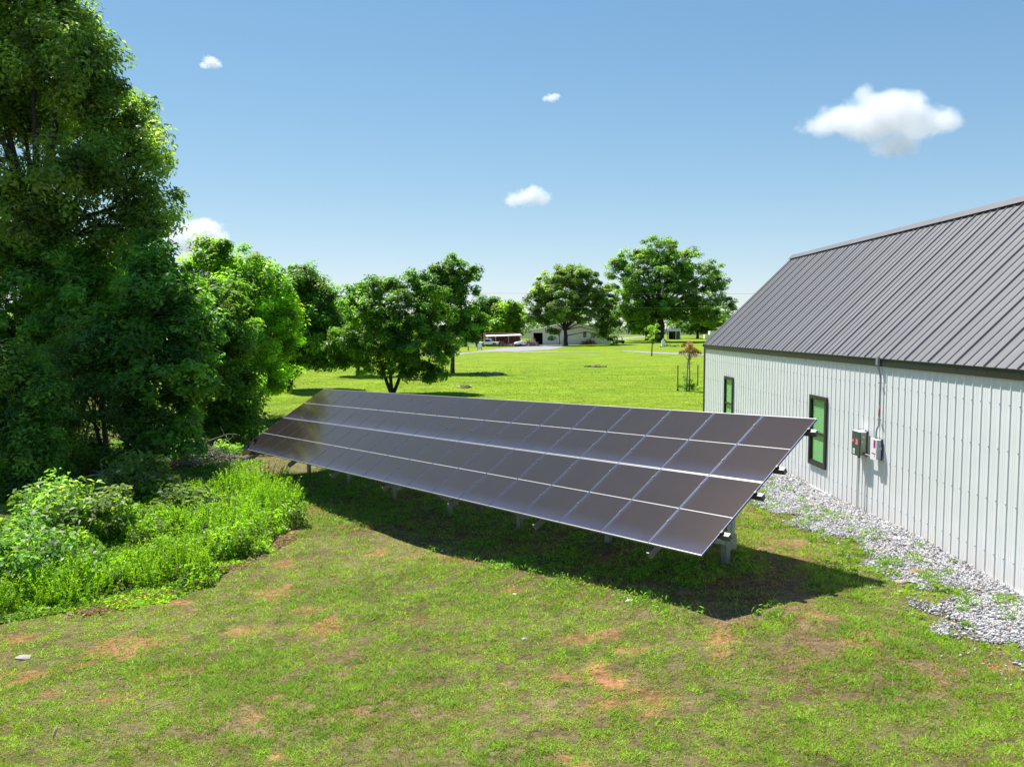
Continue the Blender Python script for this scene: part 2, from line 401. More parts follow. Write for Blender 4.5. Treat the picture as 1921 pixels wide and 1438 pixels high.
# driveway, as sheets laid over the lawn
def sheet(name, L, Rr, mat, dz=.006, nseg=24):
    L = np.array(L, float); Rr = np.array(Rr, float)
    t = np.linspace(0, 1, nseg); f = lambda P: np.stack([np.interp(t, np.linspace(0, 1, len(P)), P[:, c]) for c in (0, 1)], 1)
    a, b = f(L), f(Rr); m = 9; q = np.linspace(0, 1, m)
    P = (a[:, None] * (1 - q)[None, :, None] + b[:, None] * q[None, :, None]).reshape(-1, 2)
    P = P + (np.stack([fbm(P[:, 0] * .3, P[:, 1] * .3, 70), fbm(P[:, 0] * .3, P[:, 1] * .3, 71)], 1) - .5) * 1.2
    i = np.arange((nseg - 1) * m).reshape(nseg - 1, m)[:, :-1].ravel()
    o = np_mesh(name, np.c_[P, gz(P[:, 0], P[:, 1]) + .03 + dz], np.stack([i, i + m, i + m + 1, i + 1], 1), mat, smooth=True)
    return tag(o, kind='structure')
M['road'] = pmat('gravel_road', (.31, .30, .29), .95, noise=.3, nscale=1.2)
sheet('driveway', [(-75, 118), (-40, 123), (-10, 131), (-5.9, 152), (0, 160), (4, 164), (9, 177), (13, 203), (23, 236), (39, 268), (60, 330)],
      [(-75, 126), (-40, 132), (-11, 143), (-8, 150), (-6, 164), (-1, 190), (5, 214), (13, 238), (24, 262), (42, 290), (66, 350)], M['road'])
sheet('footpath', [(-2, 156), (6, 151.5), (16, 152)], [(1, 161), (8, 155), (16, 154)], M['road'], .012)
sheet('lane', [(20.5, 160), (25.5, 144), (31, 135.5), (58, 98)], [(22, 164.5), (27.5, 153), (33.5, 144), (62, 104)], M['road'], .009)
# ------------------------------------------------------------------ metal building
BL = empty('metal_building', (8.4335, 0, 0), .00803, 'long white ribbed metal building with a steep charcoal metal roof', 'building')
YN, YF, EAVE, RIDGE, HALF = 5.0, 35.49, 3.69, 7.36, 3.66
WINS = [(21.93, 22.99, .70, 2.46), (30.98, 32.04, .70, 2.46)]
PITCH = .285
def rib_profile(y0, y1, PITCH=PITCH, minor=True):
    pts = [(y0, 0)]; k = math.ceil((y0 + .05) / PITCH)
    while k * PITCH < y1 - .05:
        c = k * PITCH
        if not minor:
            hk = .036 if k % 3 == 0 else .024
            pts += [(c - .03, 0), (c - .012, hk), (c + .012, hk), (c + .03, 0)]; k += 1; continue
        pts += [(c - .024, 0), (c - .009, .015), (c + .009, .015), (c + .024, 0), (c + .112, 0), (c + .119, .0025), (c + .131, .0025), (c + .138, 0), (c + .170, 0), (c + .177, .0025), (c + .189, .0025), (c + .196, 0)]; k += 1
    pts.append((y1, 0)); return [p for p in pts if y0 <= p[0] <= y1]
w = MB(); prof = rib_profile(YN, YF)
def wall_seg(z0, z1, a, b):
    w.add([(-a[1], a[0], z0), (-b[1], b[0], z0), (-b[1], b[0], z1), (-a[1], a[0], z1)], [(0, 3, 2, 1)])
ycuts = sorted({v for W_ in WINS for v in W_[:2]})
P2 = []
for a, b in zip(prof[:-1], prof[1:]):
    P2.append(a)
    for c in ycuts:
        if a[0] < c < b[0]:
            t = (c - a[0]) / (b[0] - a[0]); P2.append((c, a[1] + t * (b[1] - a[1])))
P2.append(prof[-1])
for a, b in zip(P2[:-1], P2[1:]):
    mid = (a[0] + b[0]) / 2; hit = [W_ for W_ in WINS if W_[0] < mid < W_[1]]
    if hit: wall_seg(-.15, hit[0][2], a, b); wall_seg(hit[0][3], EAVE, a, b)
    else: wall_seg(-.15, EAVE, a, b)
# screw heads along the girts
for zr in (.45, 1.38, 2.28, 3.05):
    k = math.ceil(YN / PITCH) + 1
    while k * PITCH < YF - .1:
        yy_ = k * PITCH
        if not any(W_[0] - .1 < yy_ < W_[1] + .1 and W_[2] < zr < W_[3] for W_ in WINS):
            w.box((-.017, yy_, zr), (.012, .018, .018), 1)
        k += 1
# gables and the far side, closed body
for yy_ in (YN, YF):
    vs = [(0, yy_, -.15), (2 * HALF, yy_, -.15), (2 * HALF, yy_, EAVE), (HALF, yy_, RIDGE - .06), (0, yy_, EAVE)]
    w.add(vs, [(0, 1, 2, 3, 4)] if yy_ == YN else [(4, 3, 2, 1, 0)])
w.add([(2 * HALF, YN, -.15), (2 * HALF, YF, -.15), (2 * HALF, YF, EAVE), (2 * HALF, YN, EAVE)], [(0, 1, 2, 3)])
w.build('wall', [M['white_wall'], M['steel']], BL)
# base trim and dirt line
MB().span((-.012, YN, -.1), (-.036, YF - .06, .035)).build('base_trim', M['white_wall'], BL)
# roof: two ribbed slopes
OH = .085; rf = MB(); slope = Vector((HALF + OH, 0, RIDGE - (EAVE - OH))).normalized()
zE = EAVE - .02
L_ = HALF + OH
def roof_pt(side, t, yy_, h):
    xx_ = -OH + t * L_; zz = zE + t * (RIDGE - zE)
    nv = Vector((-slope.z, 0, slope.x)); p = Vector((xx_, yy_, zz)) + nv * h
    return (p.x, p.y, p.z) if side == 0 else (2 * HALF - p.x, p.y, p.z)
rp = rib_profile(YN - .05, YF + .04, .325, False)
for side in (0, 1):
    for a, b in zip(rp[:-1], rp[1:]):
        q = [roof_pt(side, 0, a[0], a[1]), roof_pt(side, 1, a[0], a[1]), roof_pt(side, 1, b[0], b[1]), roof_pt(side, 0, b[0], b[1])]
        rf.add(q, [(0, 3, 2, 1)] if side == 0 else [(0, 1, 2, 3)])
        e = [roof_pt(side, 0, a[0], a[1]), roof_pt(side, 0, b[0], b[1]), roof_pt(side, 0, b[0], -.015), roof_pt(side, 0, a[0], -.015)]
        rf.add(e, [(0, 1, 2, 3)] if side == 0 else [(3, 2, 1, 0)])
    for yy_ in (YN - .05, YF + .04):
        rf.add([roof_pt(side, 0, yy_, -.015), roof_pt(side, 1, yy_, -.015), roof_pt(side, 1, yy_, 0), roof_pt(side, 0, yy_, 0)], [(0, 1, 2, 3)])
    rf.add([roof_pt(side, 0, YN - .05, -.016), roof_pt(side, 1, YN - .05, -.016), roof_pt(side, 1, YF + .04, -.016), roof_pt(side, 0, YF + .04, -.016)], [(0, 1, 2, 3)])
roof = rf.build('roof', M['roof'], BL)
rc = MB()
y0 = YN - .06
while y0 < YF + .05:
    y1 = min(y0 + 3.05, YF + .07); up = .002 * (int(y0) % 2)
    for sd in (0, 1):
        a = [Vector(roof_pt(sd, t, yy_, .055 + up)) for t, yy_ in ((.957, y0), (1.004, y0), (1.004, y1 + .04), (.957, y1 + .04))]
        nv = Vector((-slope.z if sd == 0 else slope.z, 0, slope.x)) * .012
        vs = a + [v + nv for v in a]
        rc.add(vs, [(0, 1, 2, 3), (7, 6, 5, 4), (0, 4, 5, 1), (1, 5, 6, 2), (2, 6, 7, 3), (3, 7, 4, 0)])
    y0 += 3.05
rc.build('ridge_cap', M['roof'], roof)
# trims
MB().span((-.062, YN, EAVE - .20), (-.036, YF - .05, EAVE - .03)).build('eave_trim', M['bronze'], BL)
MB().span((-.045, YF - .10, -.12), (.06, YF + .03, EAVE - .05)).build('corner_trim', M['bronze'], BL)
rk = MB(); a = Vector((-OH + .02, YF + .02, EAVE - .12)); b = Vector((HALF, YF + .02, RIDGE - .10)); c = Vector((2 * HALF + OH - .02, YF + .02, EAVE - .12))
rk.beam(a, b, .03, .14); rk.beam(b, c, .03, .14)
rk.build('rake_trim', M['bronze'], BL)
# windows
gm = bpy.data.materials.new('window_glass'); gm.use_nodes = True; nt = gm.node_tree; nt.nodes.clear()
out = nt.nodes.new('ShaderNodeOutputMaterial'); tr = nt.nodes.new('ShaderNodeBsdfTransparent'); tr.inputs[0].default_value = (.56, .84, .57, 1)
gl = nt.nodes.new('ShaderNodeBsdfGlossy'); gl.inputs['Roughness'].default_value = .02; gl.inputs[0].default_value = (.9, 1, .92, 1)
ge = nt.nodes.new('ShaderNodeNewGeometry'); dt = nt.nodes.new('ShaderNodeVectorMath'); dt.operation = 'DOT_PRODUCT'
nt.links.new(ge.outputs['Incoming'], dt.inputs[0]); nt.links.new(ge.outputs['Normal'], dt.inputs[1])
def _m(op, a, b=None):
    n = nt.nodes.new('ShaderNodeMath'); n.operation = op
    for i_, v in enumerate((a, b)):
        if v is None: continue
        if isinstance(v, (int, float)): n.inputs[i_].default_value = v
        else: nt.links.new(v, n.inputs[i_])
    return n.outputs[0]
fres = _m('ADD', _m('MULTIPLY', _m('POWER', _m('SUBTRACT', 1.0, _m('ABSOLUTE', dt.outputs['Value'])), 5.0), .9), .04)
mx = nt.nodes.new('ShaderNodeMixShader')
nt.links.new(fres, mx.inputs[0]); nt.links.new(tr.outputs[0], mx.inputs[1]); nt.links.new(gl.outputs[0], mx.inputs[2]); nt.links.new(mx.outputs[0], out.inputs[0])
M['glass'] = gm
M['blind'] = pmat('blind_slats', (.88, .90, .84), .6)
for (ya, yb, za, zb) in WINS:
    f = MB(); o_, x0, x1 = .07, -.065, .03
    f.span((x0, ya - o_, za - o_), (x1, ya + .03, zb + o_)); f.span((x0, yb - .03, za - o_), (x1, yb + o_, zb + o_))
    f.span((x0 + .002, ya + .03, za - o_), (x1, yb - .03, za + .03)); f.span((x0 + .002, ya + .03, zb - .03), (x1, yb - .03, zb + o_))
    win = f.build('window', M['bronze'], BL)
    zm = za + (zb - za) * .47
    s = MB(); s.span((-.05, ya + .03, zm - .03), (.005, yb - .03, zm + .03))
    for (u0, u1) in ((za + .03, zm - .03),):
        s.span((-.045, ya + .03, u0), (-.01, ya + .075, u1)); s.span((-.045, yb - .075, u0), (-.01, yb - .03, u1)); s.span((-.045, ya + .075, u0), (-.01, yb - .075, u0 + .045))
    s.build('sash', M['black'], win)
    b = MB(); b.add([(-.02, ya + .03, za + .03), (-.02, yb - .03, za + .03), (-.02, yb - .03, zb - .03), (-.02, ya + .03, zb - .03)], [(0, 3, 2, 1)]); b.build('pane', M['glass'], win)
    bl = MB(); k = 0; zz = za + .05
    while zz < zb - .05:
        bl.add([(.002, ya + .035, zz - .016), (.002, yb - .035, zz - .016), (.028, yb - .035, zz + .018), (.028, ya + .035, zz + .018)], [(0, 1, 2, 3)]); zz += .043
    bl.build('blind', M['blind'], win)
    r = MB(); r.span((.09, ya, za), (.10, yb, zb)); r.span((.03, ya - .01, za - .01), (.10, ya, zb + .01)); r.span((.03, yb, za - .01), (.10, yb + .01, zb + .01)); r.span((.03, ya, za - .011), (.10, yb, za)); r.span((.03, ya, zb), (.10, yb, zb + .011))
    r.build('recess', M['blind'], win)

# things fixed to the wall keep the wall's axes
def on_wall(name, yy_, zz, label, cat, group=None):
    c, s_ = math.cos(.00803), math.sin(.00803)
    return empty(name, (8.4335 - s_ * yy_, c * yy_, zz), .00803, label, cat, group)
M['olive'] = pmat('olive_enclosure', (.36, .37, .22), .5, noise=.15, nscale=12)
M['green_grey'] = pmat('dark_green_cover', (.045, .075, .068), .45)
M['grey_box'] = pmat('grey_enclosure', (.36, .41, .44), .5, noise=.1, nscale=10)
M['white_plastic'] = pmat('white_label', (.82, .83, .82), .5)
M['red_label'] = pmat('red_label', (.62, .03, .06), .5)
M['pink_label'] = pmat('magenta_label', (.48, .03, .14), .5)
M['conduit'] = pmat('grey_conduit', (.33, .35, .36), .5, metal=.35, noise=.2, nscale=20)
iv = on_wall('solar_inverter', 19.56, 1.37, 'dark green fronted inverter box with red labels on the white wall', 'inverter')
b = MB(); b.span((-.20, -.20, .02), (-.055, .20, .55)); b.build('housing', M['olive'], iv)
b = MB(); b.span((-.222, -.21, .0), (-.20, .21, .56)); b.span((-.224, -.215, -.005), (-.19, -.20, .565)); b.build('front_cover', M['green_grey'], iv)
b = MB(); b.span((-.21, -.20, .55), (-.05, .20, .572)); b.span((-.10, -.1, .572), (-.05, .0, .60)); b.build('top_cover', M['white_plastic'], iv)
b = MB()
for zz in (.0, .52): b.span((-.054, -.24, zz), (-.032, .23, zz + .07))
b.span((-.054, -.23, .07), (-.04, -.205, .52)); b.build('mounting_bracket', M['black'], iv)
for (ya, za, hh, ww) in ((.09, .30, .08, .11), (-.14, .25, .155, .15)):
    b = MB(); b.span((-.2235, ya, za), (-.2265, ya + ww, za + hh)); 
    for q in range(3): b.span((-.2266, ya + .012, za + hh * (.2 + .25 * q)), (-.2275, ya + ww * (.9 - .15 * q), za + hh * (.27 + .25 * q)), 1)
    b.build('warning_label', [M['red_label'], M['white_plastic']], iv)
b = MB(); b.span((-.2235, .03, .035), (-.2265, .135, .155)); b.span((-.2266, .07, .06), (-.2275, .095, .12), 1); b.build('rating_label', [M['white_plastic'], M['black']], iv)
MB().span((-.16, -.215, .44), (-.11, -.20, .47)).build('latch', M['steel_bright'], iv)
MB().span((-.17, -.222, .36), (-.15, -.20, .30)).build('keyhole_cover', M['steel_bright'], iv)
b = MB(); b.cyl((-.13, -.20, .075), (-.13, -.235, .075), .028); b.span((-.20, -.206, .06), (-.06, -.20, .085)); b.build('cable_gland', M['olive'], iv)
ds = on_wall('disconnect_switch', 18.745, 1.42, 'grey safety switch box with a white front beside the inverter', 'switch box')
b = MB(); b.span((-.155, -.155, .0), (-.055, .155, .43)); b.build('housing', M['grey_box'], ds)
b = MB(); b.span((-.163, -.152, -.03), (-.155, .155, .435)); b.span((-.158, -.155, .43), (-.05, .155, .438)); b.build('front_cover', M['white_plastic'], ds)
b = MB(); b.span((-.054, -.17, -.02), (-.032, .16, .445)); b.build('back_plate', M['black'], ds)
b = MB(); b.axes((-.15, -.175, .17), (.11, 0, .065), (0, .02, 0), (-.03, 0, .06)); b.span((-.155, -.18, .20), (-.10, -.155, .28)); b.build('handle', M['grey_box'], ds)
b = MB(); b.span((-.1635, -.11, .245), (-.166, -.01, .425)); b.cyl((-.166, -.06, .335), (-.168, -.06, .335), .026, 10, 1); b.build('warning_label', [M['pink_label'], M['black']], ds)
b = MB(); b.span((-.1635, -.12, .105), (-.166, .07, .13)); b.span((-.1635, -.09, .055), (-.166, -.06, .08), 1); b.build('rating_label', [M['red_label'], M['black']], ds)
cd = on_wall('conduit', 18.73, 1.86, 'tall bent grey conduit rising from the switch box to the eave', 'conduit')
b = MB(); pts = [(-.10, .03, 0), (-.10, .03, .14), (-.09, .02, .22), (-.065, 0, .30), (-.058, 0, .38), (-.055, 0, 1.35), (-.06, .01, 1.45), (-.085, .04, 1.60), (-.09, .05, 1.68), (-.09, .05, 1.84)]
b.tube(pts, .018, 10); b.cyl((-.10, .03, -.002), (-.10, .03, .04), .03, 10); b.build('pipe', M['conduit'], cd)
for zz in (.42, 1.25): MB().span((-.08, -.05, zz), (-.032, .05, zz + .022)).build('strap', M['steel'], cd)
MB().tube([(-.058, 0, .52), (-.058, 0, .74)], .0205, 10).build('red_sleeve', pmat('faded_red_tape', (.42, .12, .14), .6), cd)
MB().span((-.13, .0, 1.66), (-.07, .1, 1.84)).build('conduit_body', M['conduit'], cd)
cd2 = on_wall('conduit', 19.62, 0, 'straight pale conduit running from the inverter down into the gravel', 'conduit')
b = MB(); b.cyl((-.10, 0, -.1), (-.10, 0, 1.385), .021); b.build('pipe', M['steel_bright'], cd2)
MB().cyl((-.10, 0, 1.30), (-.10, 0, 1.368), .03).build('coupling', M['black'], cd2)
cd3 = on_wall('cable', 19.45, 0, 'thin pale cable hanging below the inverter to the ground', 'cable')
MB().cyl((-.08, 0, -.1), (-.08, 0, 1.385), .009).build('jacket', M['white_plastic'], cd3)
cd4 = on_wall('conduit', 19.1, 1.44, 'short level conduit joining the inverter to the switch box', 'conduit')
b = MB(); b.cyl((-.12, -.2, .0), (-.12, .225, .0), .016); b.build('pipe', M['conduit'], cd4)
MB().cyl((-.12, .17, 0), (-.12, .222, 0), .026).build('coupling', M['black'], cd4)

# ------------------------------------------------------------------ solar array
YAW, SLP, TILT, CW, LEN = .6520, .031875, .5525, 1.15, 3.730
O = Vector((2.9874, 13.0136, .7650))
eA = Vector((-math.sin(YAW) * math.cos(SLP), math.cos(YAW) * math.cos(SLP), -math.sin(SLP)))
bh = eA.cross(Vector((0, 0, 1))).normalized(); nn = bh.cross(eA).normalized()
eV = (bh * math.cos(TILT) + nn * math.sin(TILT)).normalized(); eN = eA.cross(eV).normalized()
if eN.z < 0: eN = -eN
base = Vector((3.88, 15.15, gzs(3.88, 15.15)))
AR = empty('solar_array', base, 0, 'long ground mounted array of dark solar panels in two rows on steel posts', 'solar array')
OL = O - base
def ap(a, v, n=0.0): return OL + eA * a + eV * v + eN * n
pm = bpy.data.materials.new('solar_cells'); pm.use_nodes = True; nt = pm.node_tree; b_ = nt.nodes['Principled BSDF']
tc = nt.nodes.new('ShaderNodeTexCoord'); sp = nt.nodes.new('ShaderNodeSeparateXYZ'); nt.links.new(tc.outputs['Object'], sp.inputs[0])
def mth(op, a, b=None, c=None):
    n = nt.nodes.new('ShaderNodeMath'); n.operation = op
    for i_, v in enumerate((a, b, c)):
        if v is None: continue
        if isinstance(v, (int, float)): n.inputs[i_].default_value = v
        else: nt.links.new(v, n.inputs[i_])
    return n.outputs[0]
def line(ax, pitch, wd):
    return mth('LESS_THAN', mth('PINGPONG', ax, pitch / 2), wd / 2)
lines = mth('MAXIMUM', line(sp.outputs[0], .186, .004), line(sp.outputs[1], .0925, .003))
nz = nt.nodes.new('ShaderNodeTexNoise'); nz.inputs['Scale'].default_value = 2.2; nz.inputs['Detail'].default_value = 8; nz.inputs['Roughness'].default_value = .6
oi = nt.nodes.new('ShaderNodeObjectInfo'); va = nt.nodes.new('ShaderNodeVectorMath'); va.operation = 'ADD'
sc_ = nt.nodes.new('ShaderNodeVectorMath'); sc_.operation = 'SCALE'; sc_.inputs['Scale'].default_value = 1.0
nt.links.new(oi.outputs['Location'], sc_.inputs[0]); nt.links.new(tc.outputs['Object'], va.inputs[0]); nt.links.new(sc_.outputs[0], va.inputs[1]); nt.links.new(va.outputs[0], nz.inputs['Vector'])
cell = nt.nodes.new('ShaderNodeMix'); cell.data_type = 'RGBA'; cell.inputs[6].default_value = (.022, .017, .016, 1); cell.inputs[7].default_value = (.034, .027, .025, 1); nt.links.new(nz.outputs[0], cell.inputs[0])
# pale blue dust with sky reflection painted in, along lower and side edges
ey = mth('SUBTRACT', 1.0, mth('MULTIPLY', sp.outputs[1], 2.6)); ex = mth('SUBTRACT', 1.0, mth('MULTIPLY', sp.outputs[0], 9.0))
dust_sheen = mth('MULTIPLY', mth('POWER', mth('MAXIMUM', mth('MAXIMUM', ey, mth('MULTIPLY', ex, .8)), 0.0), 1.6), mth('ADD', mth('MULTIPLY', nz.outputs[0], .7), .2))
mxd = nt.nodes.new('ShaderNodeMix'); mxd.data_type = 'RGBA'; nt.links.new(dust_sheen, mxd.inputs[0]); nt.links.new(cell.outputs[2], mxd.inputs[6]); mxd.inputs[7].default_value = (.07, .085, .17, 1)
mxl = nt.nodes.new('ShaderNodeMix'); mxl.data_type = 'RGBA'; nt.links.new(mth('MULTIPLY', lines, .3), mxl.inputs[0]); nt.links.new(mxd.outputs[2], mxl.inputs[6]); mxl.inputs[7].default_value = (.02, .02, .024, 1)
nt.links.new(mxl.outputs[2], b_.inputs['Base Color'])
b_.inputs['Roughness'].default_value = .6; b_.inputs['Specular IOR Level'].default_value = 0
# coated glass: the anti-reflection film gives a brownish mirror image of the sky
g_ = nt.nodes.new('ShaderNodeBsdfGlossy'); g_.inputs['Roughness'].default_value = .11; g_.inputs[0].default_value = (1.0, .68, .52, 1)
f_ = nt.nodes.new('ShaderNodeFresnel'); f_.inputs[0].default_value = 2.0
ms_ = nt.nodes.new('ShaderNodeMixShader'); o_ = nt.nodes['Material Output']
nt.links.new(mth('MINIMUM', mth('MULTIPLY', f_.outputs[0], 1.3), 1.0), ms_.inputs[0]); nt.links.new(b_.outputs[0], ms_.inputs[1]); nt.links.new(g_.outputs[0], ms_.inputs[2]); nt.links.new(ms_.outputs[0], o_.inputs[0])
M['cells'] = pm
M['busgap'] = pmat('white_backsheet', (.46, .45, .43), .35)
ML = (LEN - .012) / 2; MW = CW - .014
def cells_mesh():
    b = MB(); m = .009
    b.span((m, m, -.006), (MW - m, ML - m, -.002), 0)
    b.span((m, ML / 2 - .007, -.0019), (MW - m, ML / 2 + .007, -.0012), 1)
    return b
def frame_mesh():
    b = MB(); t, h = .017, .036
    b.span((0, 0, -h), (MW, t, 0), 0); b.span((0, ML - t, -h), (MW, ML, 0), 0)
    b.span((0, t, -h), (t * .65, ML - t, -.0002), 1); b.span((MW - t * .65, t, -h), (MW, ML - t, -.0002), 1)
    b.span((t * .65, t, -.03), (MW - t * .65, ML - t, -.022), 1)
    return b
rot = Matrix((-eA, eV, eN)).transposed().to_4x4()      # module x runs to the right, y up the slope
cm = fm_ = None
for row in (0, 1):
    for cidx in range(18):
        o3 = ap((cidx + 1) * CW - .007, row * (ML + .012), 0)
        if cm is None:
            p = cells_mesh().build('solar_panel', [M['cells'], M['busgap']], AR); cm = p
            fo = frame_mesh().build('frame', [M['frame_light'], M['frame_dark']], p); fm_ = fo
        else:
            p = cm.copy(); COL.objects.link(p); p.parent = AR
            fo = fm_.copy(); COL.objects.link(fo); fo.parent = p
        p.matrix_local = Matrix.Translation(o3) @ rot
LA = 18 * CW
RV = (.155, .43, .62, .915)
b = None
for rv in RV:
    v = rv * LEN
    b = MB(); b.axes(ap(-.14, v - .04, -.135), eA * (LA + .28), eV * .08, eN * .098)
    b.axes(ap(-.1405, v - .028, -.125), eA * .0006, eV * .056, eN * .078, 1)
    b.build('rail', [M['rail'], M['black']], AR)
for rv in RV:                                         # clamps between the modules
    for k in range(19):
        a = min(max(k * CW, -.012), LA + .012)
        MB().axes(ap(a - (.011 if 0 < k < 18 else .018), rv * LEN - .03, -.036), eA * (.022 if 0 < k < 18 else .036), eV * .06, eN * .044).build('clamp', M['clamp'], AR)
SUP = [1.15 + 3.075 * k for k in range(7)]
for k, a in enumerate(SUP):
    MB().axes(ap(a - .03, -.10, -.265), eA * .06, eV * (LEN * .98), eN * .13).build('rafter', M['rail'], AR)
    fx = O + eA * a + bh * 2.0; gzv = gzs(fx.x, fx.y)
    top = O.z + (eA * a).z + 2.0 * math.tan(TILT) - .30
    f = Vector((fx.x, fx.y, 0)) - Vector((base.x, base.y, 0))
    A2 = Vector((eA.x, eA.y, 0)).normalized(); B2 = Vector((bh.x, bh.y, 0)).normalized()
    p = MB(); z0, z1 = gzv - base.z - .3, top - base.z
    def chan(cx_, w_, dpt, za, zb):
        c = f + B2 * cx_
        p.axes(c - A2 * (w_ / 2) + Vector((0, 0, za)), A2 * w_, B2 * .012, Vector((0, 0, zb - za)))
        for s_ in (-w_ / 2, w_ / 2 - .012):
            p.axes(c + A2 * s_ + B2 * .012 + Vector((0, 0, za)), A2 * .012, B2 * dpt, Vector((0, 0, zb - za)))
    chan(0, .135, .09, z0, gzv - base.z + .85)
    chan(.125, .125, .10, gzv - base.z + .32, z1)
    p.build('post', M['steel'], AR)
    q = MB(); zc = gzv - base.z + .40
    q.axes(f - A2 * .082 - B2 * .035 + Vector((0, 0, zc - .13)), A2 * .010, B2 * .30, Vector((0, 0, .26)))
    for (uy, uz) in ((0, -.09), (.05, .03), (.12, -.02), (.2, .08), (.02, .1)):
        c = f - A2 * .088 + B2 * uy + Vector((0, 0, zc + uz)); q.cyl(c, c - A2 * .012, .013, 6)
    q.build('splice_plate', M['steel'], AR)
    low = ap(a - .0, .55, -.26); st_ = f - B2 * .01 + Vector((0, 0, zc))
    MB().beam(st_ - A2 * .05, low - A2 * .0, .05, .07).build('brace', M['steel'], AR)
